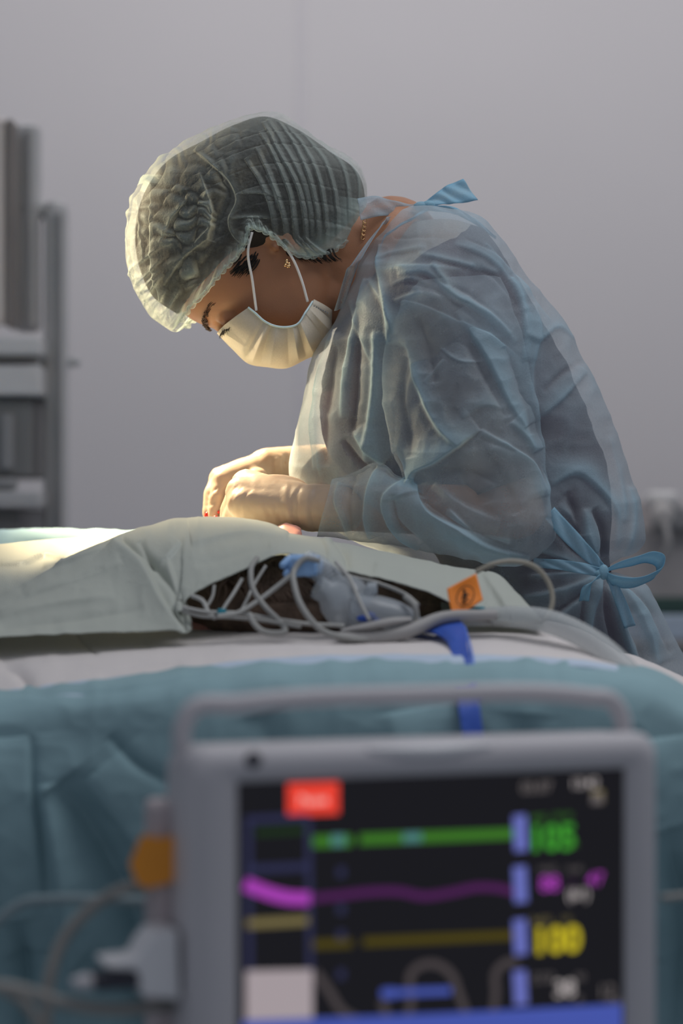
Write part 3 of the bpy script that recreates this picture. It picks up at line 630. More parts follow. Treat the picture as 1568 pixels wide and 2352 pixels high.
cap_c += [(zc([(480, 330), (600, 440), (700, 540), (735, 640), (690, 760), (720, 850), (790, 900)]), 4, 12, 4.5, .6), (zc([(240, 560), (235, 760), (240, 1000), (290, 1200), (340, 1330)]), 4, 12, 3.5, .7),
          (zc([(90, 640), (80, 850), (130, 1050), (230, 1230), (320, 1330)]), 4, 12, 3.5, .7), (zc([(300, 1120), (430, 960), (580, 850)]), 3, 7, 2.2, .6), (zc([(290, 890), (360, 740), (460, 620)]), 4, 4, 2, .8),
          (zc([(560, 880), (590, 700), (520, 480)]), 6, 6, 3, .6), (zc([(480, 900), (600, 780)]), 5, 5, 2, .5), (zc([(740, 610), (850, 600), (1000, 625)]), 3, 5, 1.8, .5), (zc([(690, 750), (800, 740), (930, 745)]), 3, 3, 1.5, .7),
          (zc([(150, 560), (170, 780), (200, 1000)]), 6, 6, 2.5, .5), (zc([(620, 480), (700, 620), (640, 760), (600, 880)]), 12, 12, -6)]
dd = np.stack([Rt*np.cos(th)+CC[0], Rt*np.sin(th)+CC[1]], -1)
for k in range(26):   # gathers along the elastic rim
    t = .5
    i = int(np.interp(k, [0, 25], [60, 262])); a = th[i]; p = dd[i]; q = np.array(CC)+(p-CC)*(.68+.12*rng.random()) + rng.normal(size=2)*4
    cap_c.append(([tuple(p+(p-CC)*.03), tuple((p+q)/2+rng.normal(size=2)*2), tuple(q)], 4, 5, 2.6+rng.random()*1.4, .75))
def cap_extra(Q):
    rel = Q-np.array((640, 560)); a = np.arctan2(rel[..., 1], rel[..., 0]) % (2*math.pi); r = np.hypot(rel[..., 0], rel[..., 1])
    mleft = np.clip((585-Q[..., 0]-(.35*(Q[..., 1]-330)).clip(-60, 60))/50, 0, 1)*np.clip((700-Q[..., 1])/60, 0, 1)
    row = r/44.0+.5*vnoise(Q/60, 3); ph = np.floor(row)*2.1; fr = row-np.floor(row)
    s = a*300/15.0+ph+2.2*vnoise(Q/34, 9)
    rid = np.abs(np.sin(s))**1.6*np.sin(np.pi*np.clip(fr, 0, 1))**.5*(.55+.45*vnoise(Q/50, 5))
    return .0055*rid*mleft, 1.5*rid*mleft*(.7+.3*vnoise(Q/20, 6))
capo = []; Dall = []
for sgn in (-1, 1):
    Gc, q = dome(Rf, Rt, CC, .108, 300, sgn=sgn); nn = gnormals(Gc, True); nn *= np.sign((nn[..., 1]*sgn).mean())
    H, D = folds(q, cap_c); e, d = cap_extra(q); H = H+e; D = np.maximum(D, d); H += .0012*ridged(q/40, 77)
    rad = np.hypot(q[..., 0]-CC[0], q[..., 1]-CC[1])/Rt[None]
    edge = np.clip((1-rad)/.02, 0, 1); rimmask = (Rt < Rf*.985)[None]
    H = H*np.where(rimmask, 1, edge); D = np.maximum(D*.9, 1.9*np.exp(-((1-rad)/.17)**2)*rimmask)
    D = np.maximum(D, .25*np.clip((rad-.80)/.2, 0, 1)*(q[..., 0] < 420))
    Gc = Gc+nn*H[..., None]; f = gridfaces(300, 640, True); capo.append((Gc.reshape(-1, 3), f if sgn < 0 else [x[::-1] for x in f])); Dall.append(D.ravel())
V, Fc = merge(capo); cp = mk('bouffant_cap', V, Fc, M_cap, surgeon, attrs={'dens': np.concatenate(Dall)})
# rolled elastic rim
rp = [(422, 746), (446, 716), (478, 688), (520, 640), (556, 604), (574, 575), (578, 547), (610, 552), (640, 572), (668, 594), (705, 604), (752, 594), (800, 560), (830, 515)]
rim = interp(rp, 160); aa = np.arctan2(rim[:, 1]-CC[1], rim[:, 0]-CC[0]); rr = np.hypot(rim[:, 0]-CC[0], rim[:, 1]-CC[1]); Rq = np.interp(aa % (2*math.pi), th, Rf, period=2*math.pi)
yy = .108*np.sqrt(np.clip(1-(rr/Rq)**2.3, 0, 1))
for sgn in (-1, 1):
    pts = []
    for k in range(160):
        x, _, z = P(rim[k, 0], rim[k, 1], YC); pts.append((x+.0012*math.sin(k*1.1), YC+sgn*(yy[k]+.001+.0015*math.sin(k*.9)), z+.0012*math.cos(k*1.3)))
    Vt, Ft = tube_mesh(pts, .0026, 8, 320); mk('elastic_rim', Vt, Ft, M_cap, cp, attrs={'dens': np.full(len(Vt), .6)})
# ---- mask --------------------------------------------------------------
Cm = interp([(499, 767), (534, 803), (572, 836), (612, 843), (655, 846), (700, 826), (748, 801), (768, 719)], 240)
Em = interp([(575, 717), (591, 730), (611, 748), (634, 759), (660, 762), (684, 756), (703, 729), (722, 696)], 240)
t = np.linspace(0, 1, 240)
Yn = 3.0-.068-.006*np.sin(np.pi*t)+.014*np.clip((t-.8)/.2, 0, 1)
nv = 120; v = np.linspace(-1, 1, nv)
Gm = np.zeros((240, nv, 3))
pl = (np.abs(((t*7.0+.18*np.sin(t*20)) % 1)-.5)*2); fan = np.clip((t-.18)/.1, 0, 1)*np.clip((1-t)/.1, 0, 1)
for j, vv in enumerate(v):
    a = (1-abs(vv))*math.pi/2; bl_ = math.sin(a)**.9
    q = Em*(1-bl_)+Cm*bl_
    yy_ = (3.0-Yn)*math.cos(a)
    lift = (.0095*(pl-.5)*fan*math.sin(math.pi*min(1, (1-abs(vv))+.12)))
    for i in range(240):
        x, _, z = P(q[i, 0], q[i, 1], 3.0); Gm[i, j] = (x, 3.0+np.sign(vv)*yy_[i], z)
    Gm[:, j, 1] += np.sign(vv)*lift; Gm[:, j, 2] -= lift*.5
o = mk('face_mask', Gm.reshape(-1, 3), gridfaces(240, nv), M_mask, surgeon, attrs={'dens': np.zeros(240*nv)})
sm = o.modifiers.new('cloth_thickness', 'SOLIDIFY'); sm.thickness = .0012; face_mask = o
M_seam = plain('mask_seam', (.62, .78, .80), .7)
for sgn in (-1, 1):
    e = [(P(Em[i, 0], Em[i, 1], 3.0)[0], 3.0+sgn*(3.0-Yn[i]+.0012), P(Em[i, 0], Em[i, 1], 3.0)[2]) for i in range(0, 240, 10)]
    tube('side_binding', e, .0022, M_seam if sgn < 0 else M_loop, face_mask, seg=8, n=120, flat=.6)
    # ear loops
    tube('ear_loop', [(P(593, 724, 3)[0], 3+sgn*.070, P(593, 724, 3)[2]), (P(585, 660, 3)[0], 3+sgn*.080, P(585, 660, 3)[2]), (P(576, 590, 3)[0], 3+sgn*.088, P(576, 590, 3)[2]), (P(585, 552, 3)[0], 3+sgn*.088, P(585, 552, 3)[2])], .0016, M_loop, face_mask, seg=8, n=40)
    tube('ear_loop', [(P(708, 704, 3)[0], 3+sgn*.068, P(708, 704, 3)[2]), (P(694, 655, 3)[0], 3+sgn*.076, P(694, 655, 3)[2]), (P(672, 605, 3)[0], 3+sgn*.084, P(672, 605, 3)[2]), (P(655, 580, 3)[0], 3+sgn*.084, P(655, 580, 3)[2])], .0016, M_loop, face_mask, seg=8, n=40)
# dotted print on the mask's stiff borders
dots = []
for k in range(7):
    dots.append(box(P(721+k*5.2, 703+k*2.6, 2.936), (.0012, .0005, .0016)))
V, Fc = merge(dots); mk('printed_letters', V, Fc, plain('grey_print', (.15, .17, .2), .7), face_mask, smooth=False)
# earring, necklace
V, Fc = merge([ell(P(658+dx, 604+dy, 2.908), (.0022, .0022, .0022), None, 10, 8) for dx, dy in ((0, 0), (5, 2), (-3, 5), (3, 8), (6, 7), (0, -5))]); mk('earring', V, Fc, M_gold, surgeon)
ch = []
for k in range(9):
    c = Vector(P(838-(k % 2)*3-k*.6, 508+k*4.6, 2.945)); rot = Matrix.Rotation((k % 2)*1.3+.4, 3, 'Z') @ Matrix.Rotation(.3, 3, 'Y')
    lp = [c+rot @ Vector((.0022*math.cos(a), 0, .0032*math.sin(a))) for a in np.linspace(0, 2*math.pi*.97, 12)]
    ch.append(tube_mesh(lp, .0007, 6, 20, True))
V, Fc = merge(ch); mk('necklace', V, Fc, M_gold, surgeon)
# ================================================================ the operating table and what lies on it
def sheet(name, rows, mat, parent=None, nu=200, nv=60, creases=(), cmode='n', noise=(.001, 60, 1), thick=.0008, dens=None, world=False):
    """rows: curves from back to front, each the same number of (px,py,Y) points"""
    A = []
    for r in rows:
        pts = np.array(r if world else [P(*p) for p in r], float); A.append(pts)
    A = np.array(A)                                    # rows x cols x 3
    ncol = A.shape[1]; tu = np.linspace(0, ncol-1, nu)
    def cr(Y, t):
        n_ = Y.shape[0]; i = np.clip(t.astype(int), 0, n_-2); u = (t-i).reshape((-1,)+(1,)*(Y.ndim-1))
        g = np.gradient(Y, axis=0) if n_ > 2 else np.broadcast_to(Y[1:]-Y[:1], Y.shape)
        a, b, ma, mb = Y[i], Y[i+1], g[i], g[i+1]
        return (2*u**3-3*u**2+1)*a+(u**3-2*u**2+u)*ma+(-2*u**3+3*u**2)*b+(u**3-u**2)*mb
    B = cr(A.transpose(1, 0, 2), tu).transpose(1, 0, 2)
    G = cr(B, np.linspace(0, len(rows)-1, nv))
    nn = gnormals(G); nn *= np.sign((nn*np.array([0, -1, .6])).sum(-1)+1e-9)[..., None]
    Q = pix(G); H, D = folds(Q, creases); amp, sc, sd = noise; H = H+amp*ridged(Q/sc, sd)
    G = G+nn*H[..., None]
    if dens is not None: D = dens(Q, D)
    o = emit(name, G, mat, parent, D, closed=False, thick=thick); return o, G
table = thing('operating_table', (-.45, 2.6, 0), 'draped operating table standing behind the grey patient monitor', 'operating table')
M_black = plain('black_vinyl', (.02, .02, .022), .4); M_steel = plain('brushed_steel', (.5, .5, .5), .3, metal=1.0)
boxo('mattress', (-.50, 2.59, .885), (1.60, .36, .09), M_black, table, bev=.02)
boxo('table_top', (-.50, 2.59, .815), (1.64, .38, .04), M_steel, table)
boxo('column', (-.50, 2.62, .43), (.26, .22, .74), M_steel, table, bev=.01)
boxo('base', (-.50, 2.62, .035), (.8, .40, .07), M_steel, table, bev=.015)
# teal drape over the table's side
M_teal = plain('teal_drape_cloth', (.27, .41, .445), .85, noise=.05, nscale=14, bump=.15, bscale=500, spec=.15)
cols = [-330, -160, 0, 120, 240, 380, 560, 760, 980, 1180, 1330, 1450, 1540, 1640, 1760]
top = [1600, 1600, 1604, 1590, 1575, 1558, 1540, 1533, 1530, 1530, 1535, 1550, 1585, 1640, 1700]
rows = [[(x, y-20, 2.47) for x, y in zip(cols, top)], [(x, y-4, 2.405) for x, y in zip(cols, top)], [(x, y+22, 2.368) for x, y in zip(cols, top)],
        [(x, y+80, 2.348) for x, y in zip(cols, top)], [(x, y+220, 2.342) for x, y in zip(cols, top)], [(x, y+450, 2.360) for x, y in zip(cols, top)], [(x, y+800, 2.41) for x, y in zip(cols, top)], [(x, y+1400, 2.44) for x, y in zip(cols, top)]]
tc = [([(128, 1800), (185, 1880), (245, 1985), (300, 2110), (330, 2300), (340, 2500)], 45, 60, -34), ([(200, 1790), (290, 1900), (370, 2020), (440, 2200)], 30, 60, 14), ([(72, 1690), (78, 1800), (96, 1950), (110, 2080)], 10, 14, -9),
      ([(100, 1800), (130, 1960), (160, 2150), (170, 2400)], 30, 30, 16), ([(250, 1690), (320, 1760), (400, 1800)], 12, 18, -10), ([(-40, 1700), (-20, 1900), (30, 2200)], 40, 50, 18), ([(40, 2100), (60, 2250), (50, 2450)], 30, 30, -22),
      ([(0, 1600), (250, 1590), (500, 1552)], 6, 8, -4), ([(1520, 1900), (1560, 2100), (1560, 2400)], 30, 60, -30), ([(1480, 1700), (1500, 1900), (1470, 2200)], 40, 40, 18), ([(600, 1640), (640, 1800), (620, 2100)], 40, 50, -14), ([(900, 1640), (940, 1900), (920, 2200)], 50, 50, 16),
      ([(1200, 1640), (1180, 1900)], 40, 50, -14), ([(180, 2200), (260, 2260), (400, 2400)], 30, 40, -18)]
o, _ = sheet('drape', rows, M_teal, None, 340, 260, tc, noise=(.004, 170, 12), thick=.0015)
tag(o, 'teal cloth drape hanging down the side of the operating table', 'drape')
# white pad with pale blue border
M_pad = plain('white_sheet', (.68, .64, .625), .85, noise=.02, nscale=9, bump=.2, bscale=220, spec=.15)
M_padblue = plain('pale_blue_border', (.48, .58, .70), .8, noise=.04, nscale=12)
cols = [-330, -150, 0, 150, 300, 450, 620, 800, 1000, 1150, 1250, 1330, 1400, 1440]
bk = [1440, 1440, 1438, 1436, 1436, 1434, 1432, 1430, 1424, 1424, 1430, 1450, 1490, 1520]
fr = [1610, 1606, 1592, 1574, 1556, 1535, 1517, 1510, 1508, 1510, 1516, 1522, 1532, 1540]
b2 = [1655, 1652, 1636, 1608, 1592, 1572, 1548, 1541, 1530, 1530, 1534, 1536, 1544, 1550]
rows = [[(x, y, 2.765) for x, y in zip(cols, bk)], [(x, y*.72+z*.28, 2.66) for x, y, z in zip(cols, bk, fr)], [(x, y*.4+z*.6, 2.54) for x, y, z in zip(cols, bk, fr)], [(x, y, 2.44) for x, y in zip(cols, fr)], [(x, y, 2.40-.03*(x < 300)) for x, y in zip(cols, b2)]]
pc = [([(160, 1450), (190, 1480), (225, 1510)], 4, 6, -3), ([(0, 1530), (40, 1545), (70, 1590), (60, 1640)], 14, 16, -8), ([(330, 1482), (345, 1483), (352, 1481)], 5, 5, -2.5), ([(520, 1500), (640, 1496), (760, 1500)], 8, 8, 2),
      ([(0, 1480), (200, 1470), (420, 1476)], 12, 12, 2), ([(1000, 1470), (1200, 1475), (1350, 1500)], 10, 10, 3), ([(230, 1560), (300, 1540), (420, 1530)], 10, 10, -3)]
o, Gp = sheet('absorbent_pad', rows, M_pad, None, 320, 90, pc, noise=(.0012, 90, 22), thick=.0025)
tag(o, 'white absorbent sheet with a pale blue border spread on the operating table', 'sheet')
o.data.materials.append(M_padblue)
idx = [1 if (k//319) > 66 else 0 for k in range(len(o.data.polygons))]; o.data.polygons.foreach_set('material_index', idx)
rows = [[(1380, 1505, 2.72), (1440, 1506, 2.72), (1500, 1528, 2.72), (1570, 1560, 2.72), (1680, 1610, 2.72)], [(1380, 1516, 2.64), (1440, 1522, 2.64), (1500, 1538, 2.64), (1570, 1570, 2.64), (1680, 1625, 2.64)], [(1400, 1540, 2.56), (1450, 1540, 2.56), (1510, 1568, 2.56), (1575, 1606, 2.56), (1680, 1665, 2.56)], [(1410, 1570, 2.52), (1460, 1574, 2.52), (1515, 1610, 2.52), (1580, 1650, 2.52), (1680, 1710, 2.52)]]
o, _ = sheet('folded_sheet', rows, M_pad, None, 60, 40, [([(1440, 1535), (1520, 1570), (1600, 1620)], 8, 8, 4)], noise=(.001, 60, 2), thick=.002)
tag(o, 'white sheet corner sagging over the right end of the table beside the gown', 'sheet')
# pale green top drape, tented over the patient's head
TB = [(-330, 1500, 2.72, -330, 1510, 2.56), (-120, 1430, 2.72, -130, 1474, 2.56), (0, 1372, 2.73, 0, 1464, 2.56), (140, 1300, 2.74, 150, 1457, 2.56), (270, 1237, 2.75, 290, 1453, 2.56), (350, 1213, 2.75, 380, 1453, 2.56), (400, 1200, 2.75, 434, 1450, 2.555), (440, 1197, 2.75, 412, 1402, 2.575),
      (500, 1197, 2.75, 450, 1362, 2.59), (600, 1206, 2.745, 560, 1309, 2.60), (660, 1226, 2.74, 640, 1275, 2.61), (740, 1238, 2.735, 705, 1280, 2.61), (820, 1257, 2.73, 780, 1308, 2.60), (900, 1275, 2.72, 860, 1328, 2.60), (1000, 1297, 2.71, 950, 1354, 2.59),
      (1060, 1310, 2.70, 1030, 1385, 2.585), (1110, 1320, 2.69, 1060, 1424, 2.58), (1150, 1333, 2.68, 1130, 1430, 2.58), (1190, 1370, 2.66, 1190, 1436, 2.58), (1245, 1432, 2.62, 1248, 1442, 2.58)]
r_edge = [P(a[3], a[4], a[5]) for a in TB]; r_top = [P(a[0], a[1], a[2]) for a in TB]
zb = [0]*len(TB)
b1, b2_, b3, b4 = [], [], [], []
for a, t_ in zip(TB, r_top):
    x, Y, z = t_; px = a[0]
    lf = px < 300
    b1.append((x, Y+.035, z-.003 if not lf else z-.002))
    z2 = 1.062 if px < 300 else (1.078 if px < 760 else np.interp(px, [760, 900, 1250], [1.070, 1.048, .985]))
    yb = 2.94 if px < 780 else np.interp(px, [780, 900, 1250], [2.90, 2.82, 2.77])
    if lf: z2 = np.interp(px, [-330, 0, 300], [1.03, 1.052, 1.072])
    b2_.append((x*yb/Y, yb, z2))
    yc = 3.12 if px < 780 else np.interp(px, [780, 900, 1250], [2.96, 2.83, 2.785])
    zc_ = np.interp(px, [-330, 0, 240, 700, 900, 1250], [1.060, 1.070, 1.081, 1.075, 1.03, .96])
    b3.append((x*yc/Y, yc, zc_)); b4.append((x*yc/Y, yc+.05, zc_-.16))
mid1 = [tuple(np.array(t_)*.62+np.array(e)*.38+np.array((0, -.012, .004))) for t_, e in zip(r_top, r_edge)]
dc = [([(262, 1240), (330, 1310), (372, 1390), (420, 1450)], 16, 8, 10), ([(275, 1238), (345, 1290), (400, 1360), (436, 1448)], 10, 10, -7), ([(352, 1300), (385, 1285), (415, 1248)], 6, 10, 5), ([(320, 1245), (345, 1290), (352, 1310)], 6, 10, -4), ([(385, 1290), (400, 1340), (412, 1395)], 10, 8, 5),
      ([(0, 1420), (120, 1395), (260, 1375)], 12, 14, 5), ([(0, 1445), (150, 1425), (330, 1400)], 10, 10, -4), ([(60, 1370), (180, 1335), (280, 1300)], 10, 12, 4), ([(0, 1400), (140, 1350), (240, 1310)], 8, 8, -3),
      ([(760, 1242), (790, 1270), (800, 1310)], 8, 10, -5), ([(740, 1240), (752, 1262), (756, 1290)], 8, 8, 4), ([(1110, 1322), (1150, 1380), (1180, 1432)], 12, 12, 4), ([(860, 1300), (960, 1325), (1050, 1360)], 14, 12, 4),
      ([(440, 1250), (560, 1230), (660, 1240)], 16, 20, 5), ([(450, 1300), (540, 1275), (620, 1255)], 12, 12, -3), ([(0, 1302), (60, 1300), (100, 1282), (150, 1294)], 6, 7, 6), ([(100, 1310), (170, 1290), (240, 1262)], 6, 8, 4)]
o, Gd = sheet('drape', [b4, b3, b2_, b1, r_top, mid1, r_edge], M_drape, None, 420, 330, dc, noise=(.0012, 60, 33), thick=.001, world=True)
tag(o, 'pale green drape tented over the lying person, with an arched opening showing dark hair', 'drape')
# lying person
lying = thing('person', (-.05, 2.68, .93), 'person lying on the table under the pale green drape, dark hair in its opening', 'person')
cx, cy_, cz_ = P(700, 1385, 2.70)
pp = [ell((cx-.02, cy_+.02, cz_-.005), (.085, .060, .046)), cap((cx-.09, cy_+.03, .99), .04, (cx-.16, 2.72, .918), .045), cap((cx-.18, 2.70, .918), .045, (-1.0, 2.70, .918), .045)]
hb = P(640, 1245, 2.86)
pp += [cap(P(560, 1280, 2.88), .016, P(620, 1242, 2.87), .013)]
for k, (dx, dy, dY) in enumerate([(682, 1219, 2.858), (684, 1228, 2.850), (678, 1236, 2.842)]):
    pp += [cap(P(620, 1234+k*4, 2.868-k*.006), .0085, P(656, 1214+k*9, dY+.006), .0075), cap(P(656, 1214+k*9, dY+.006), .0075, P(dx, dy, dY), .0062)]
M_pink = plain('pink_skin', (.62, .30, .25), .4, noise=.1, nscale=40, sss=.3, sssr=(.012, .004, .003))
fuse('body', pp, .0032, 3, M_pink, lying)
Vh, Fh = ell((cx+.005, cy_+.012, cz_+.002), (.148, .080, .050), None, 90, 60); Vh = np.array(Vh); c0 = np.array((cx, cy_, cz_))
Qh = pix(Vh); dv = Vh-c0; Vh = Vh+dv/np.linalg.norm(dv, axis=1, keepdims=True)*(.005*ridged(Qh/32, 51))[:, None]
lk = []
for k in range(170):   # combed locks
    a = -2.2+rng.random()*2.6; x0 = cx-.10+rng.random()*.20; r0 = .078
    pts = []
    for q in range(5):
        g = (q/4)*1.35+.15; yy = cy_+.012-.080*math.sin(g+.15)*math.sqrt(max(.05, 1-((x0-cx+.02*q)/.15)**2)); zz = cz_+.050*math.cos(g)*math.sqrt(max(.05, 1-((x0-cx+.02*q)/.15)**2))
        pts.append((x0+.018*q*math.cos(a)+.003*rng.normal(), yy-.003, zz+.001*rng.normal()))
    lk.append(tube_mesh(pts, [.0012, .0024, .0026, .0018, .0005], 5, 14, True))
M_hair2 = plain('dark_brown_hair', (.15, .10, .07), .6, noise=.4, nscale=60, bump=.4, bscale=220)
V, Fc = merge([(Vh, Fh)]+lk); mk('hair', V, Fc, M_hair2, lying)
# ---- breathing circuit
M_clear = plain('clear_plastic', (.55, .60, .64), .22, noise=.02, spec=.6, alpha=.42, coat=.2)
M_cblue = plain('pale_blue_plastic', (.30, .50, .80), .35, alpha=.92)
M_blue = plain('blue_plastic', (.035, .10, .46), .5, noise=.08)
M_greyp = plain('grey_rubber', (.36, .35, .34), .6, noise=.05)
M_cable = plain('grey_cable', (.30, .30, .285), .5, noise=.05)
M_cable2 = plain('pale_cable', (.42, .42, .40), .45, noise=.04)
bc = thing('breathing_circuit', P(800, 1410, 2.57), 'clear breathing mask with pale blue elbow connector lying in the drape opening', 'breathing circuit')
def corr(pts, r, n, amp, mat, name, parent, per=3.0, seg=24):
    V, Fc = tube_mesh(pts, r, seg, n, False); V = np.array(V).reshape(n, seg, 3); c = V.mean(1, keepdims=True); k = 1+amp*np.sin(np.arange(n)*2*math.pi/per)[:, None, None]
    V = c+(V-c)*k; return mk(name, V.reshape(-1, 3), Fc, mat, parent)
V, Fc = merge([cap(P(672, 1296, 2.59), .011, P(716, 1300, 2.575), .0125), cap(P(664, 1284, 2.585), .004, P(650, 1298, 2.58), .004), cap(P(668, 1310, 2.585), .004, P(658, 1318, 2.58), .004), tube_mesh([P(702, 1280, 2.572), P(706, 1322, 2.572)], .0155, 24, 6)])
mk('elbow_connector', V, Fc, M_cblue, bc)
corr([P(700, 1288, 2.58), P(728, 1302, 2.575), P(752, 1325, 2.57), P(772, 1352, 2.565), P(792, 1388, 2.56)], [.0125, .0130, .0135, .0135, .0125], 90, .035, M_clear, 'hose', bc, per=6)
V, Fc = lathe([(.004, .0), (.022, .0), (.026, .004), (.0285, .012), (.0275, .022), (.022, .034), (.013, .042), (.0125, .052), (.010, .052)], P(823, 1398, 2.57), seg=40, rot=(Matrix.Rotation(math.radians(-62), 3, 'Y') @ Matrix.Rotation(.3, 3, 'X')))
mk('mask_dome', V, Fc, M_clear, bc)
V, Fc = merge([cap(P(836, 1378, 2.55), .0075, P(852, 1354, 2.548), .0065), tube_mesh([P(842, 1352, 2.548), P(866, 1350, 2.548)], .0065, 16, 6)]); mk('side_port', V, Fc, M_clear, bc)
V, Fc = tube_mesh([P(812, 1400, 2.555), P(870, 1405, 2.55), P(925, 1420, 2.55), P(965, 1440, 2.55)], [.022, .021, .018, .010], 30, 40, True, .8); mk('mask_cushion', V, Fc, M_clear, bc)
V, Fc = merge([ell(P(836, 1420, 2.535), (.008, .005, .004)), ell(P(850, 1414, 2.535), (.006, .004, .004)), ell(P(862, 1424, 2.537), (.005, .004, .003))]); mk('valve', V, Fc, M_blue, bc)
V, Fc = tube_mesh([P(786, 1450, 2.53), P(840, 1440, 2.525), P(900, 1428, 2.525), P(940, 1424, 2.53)], [.008, .0115, .013, .010], 24, 40, True, .35); mk('collar_plate', V, Fc, M_greyp, bc)
V, Fc = tube_mesh([P(770, 1462, 2.52), P(850, 1466, 2.52), P(930, 1452, 2.52), P(1010, 1420, 2.535), P(1140, 1412, 2.54)], [.004, .0075, .007, .0065, .0055], 20, 80); mk('gas_tube', V, Fc, M_greyp, bc)
def cable(pts, r, mat, label, name='cable', group=None, cat='cable', n=None):
    o = tube(name, [P(*p) for p in pts], r, mat, None, seg=10, n=n or len(pts)*14); return tag(o, label, cat, group)
ho = corr([P(1030, 1424, 2.57), P(1140, 1416, 2.55), P(1260, 1428, 2.52), P(1370, 1480, 2.49), P(1450, 1555, 2.45), P(1520, 1650, 2.40), P(1600, 1755, 2.37), P(1700, 1900, 2.36)], [.0075, .0105, .0125, .0125, .0125, .0125, .0125, .0125], 420, .02, plain('translucent_hose', (.52, .55, .55), .4, alpha=.6), 'breathing_hose', None, per=6.0)
tag(ho, 'translucent corrugated hose curving over the right edge of the table', 'hose')
cable([(1092, 1314, 2.57), (1130, 1296, 2.57), (1180, 1289, 2.575), (1228, 1302, 2.58), (1260, 1340, 2.58), (1268, 1385, 2.575), (1250, 1422, 2.57), (1210, 1434, 2.56), (1130, 1432, 2.55)], .0027, plain('olive_grey_cable', (.30, .28, .23), .5), 'olive grey cable looping upright in front of the gown sleeve, right of the orange tag')
cable([(1130, 1432, 2.545), (1060, 1418, 2.54), (980, 1438, 2.53), (900, 1448, 2.52)], .0025, M_cable, 'grey cable lying along the sheet under the orange tag')
cable([(930, 1370, 2.54), (952, 1392, 2.53), (955, 1425, 2.53), (930, 1455, 2.525), (880, 1466, 2.52), (800, 1466, 2.51), (740, 1448, 2.51), (700, 1405, 2.515), (677, 1350, 2.53), (678, 1305, 2.55), (700, 1283, 2.555), (735, 1288, 2.555)], .0032, M_cable, 'thick grey tube looped in front of the breathing mask')
cable([(590, 1282, 2.61), (576, 1310, 2.58), (580, 1350, 2.565), (610, 1395, 2.55), (640, 1425, 2.54), (655, 1450, 2.525), (600, 1448, 2.525), (582, 1430, 2.53), (572, 1410, 2.54)], .0030, M_cable, 'grey tube bending over the dark hair left of the breathing mask')
cable([(672, 1318, 2.56), (630, 1352, 2.56), (585, 1385, 2.555), (545, 1408, 2.55), (500, 1415, 2.55)], .0026, M_cable2, 'pale tube running from the blue connector down to the left')
cable([(556, 1330, 2.59), (535, 1365, 2.575), (515, 1395, 2.565), (505, 1412, 2.56)], .0019, M_cable2, 'thin pale wire rising from the small teal clip')
cable([(420, 1395, 2.57), (470, 1405, 2.56), (540, 1408, 2.555), (620, 1420, 2.55), (700, 1432, 2.54), (790, 1437, 2.53)], .0022, M_cable2, 'pale wire lying along the foot of the drape opening')
cable([(418, 1404, 2.57), (460, 1415, 2.56), (530, 1418, 2.55), (600, 1425, 2.54), (690, 1440, 2.525)], .0019, M_cable, 'grey wire lowest along the foot of the drape opening')
cable([(440, 1368, 2.58), (465, 1380, 2.57), (480, 1408, 2.56), (494, 1420, 2.555)], .0024, M_cable2, 'short pale wire bent at the left tip of the drape opening')
cable([(492, 1345, 2.59), (488, 1370, 2.58), (476, 1392, 2.57)], .0018, M_cable, 'thin wire dropping from the drape edge near the left tip')
cable([(610, 1300, 2.60), (585, 1340, 2.59), (560, 1392, 2.565), (550, 1410, 2.56)], .0018, M_cable2, 'thin pale wire crossing the hair beside the grey bent tube')
cable([(770, 1290, 2.56), (800, 1325, 2.545), (830, 1390, 2.53), (848, 1424, 2.525)], .0021, M_cable2, 'white thin tube lying across the clear breathing mask')
cable([(760, 1300, 2.58), (790, 1318, 2.58), (870, 1340, 2.575), (935, 1368, 2.565), (960, 1390, 2.55)], .0022, M_cable, 'grey wire following the right edge of the drape opening')
clip = plain('teal_clip', (.01, .22, .30), .4)
V, Fc = box(P(509, 1409, 2.555), (.009, .007, .010), rz=.2, bev=.0015); tag(mk('tube_clip', V, Fc, clip, None), 'small teal clip on the wires in the drape opening', 'clip')
V, Fc = box(P(1094, 1404, 2.555), (.018, .009, .010), rz=.1, bev=.002); tag(mk('tube_clip', V, Fc, clip, None), 'teal connector below the orange tag', 'clip')
# orange tag with a black symbol
M_orange = plain('orange_tag', (.90, .26, .03), .6, noise=.04); M_ink = plain('black_ink', (.02, .015, .01), .7)
tg = thing('warning_tag', P(1068, 1370, 2.545), 'orange tag with a round black figure symbol hung on the looping cable', 'tag')
c4 = [P(1026, 1352, 2.548), P(1093, 1317, 2.556), P(1109, 1378, 2.548), P(1040, 1420, 2.536)]
n_ = 14; V = []
for i in range(n_):
    for j in range(n_):
        u, v_ = i/(n_-1), j/(n_-1); q = np.array(c4[0])*(1-u)*(1-v_)+np.array(c4[1])*u*(1-v_)+np.array(c4[2])*u*v_+np.array(c4[3])*(1-u)*v_
        q[1] += .003*math.sin(u*3.1)*math.sin(v_*4); V.append(q)
o = mk('tag_card', V, gridfaces(n_, n_), M_orange, tg); s_ = o.modifiers.new('thick', 'SOLIDIFY'); s_.thickness = .001
tc_ = np.array(P(1068, 1369, 2.5455)); ux = np.array(c4[1])-np.array(c4[0]); ux /= np.linalg.norm(ux); uz = np.array(c4[0])-np.array(c4[3]); uz /= np.linalg.norm(uz)
def tpt(a, b, off=-.0015): return tuple(tc_+ux*a*.001+uz*b*.001+np.array((0, off, 0)))
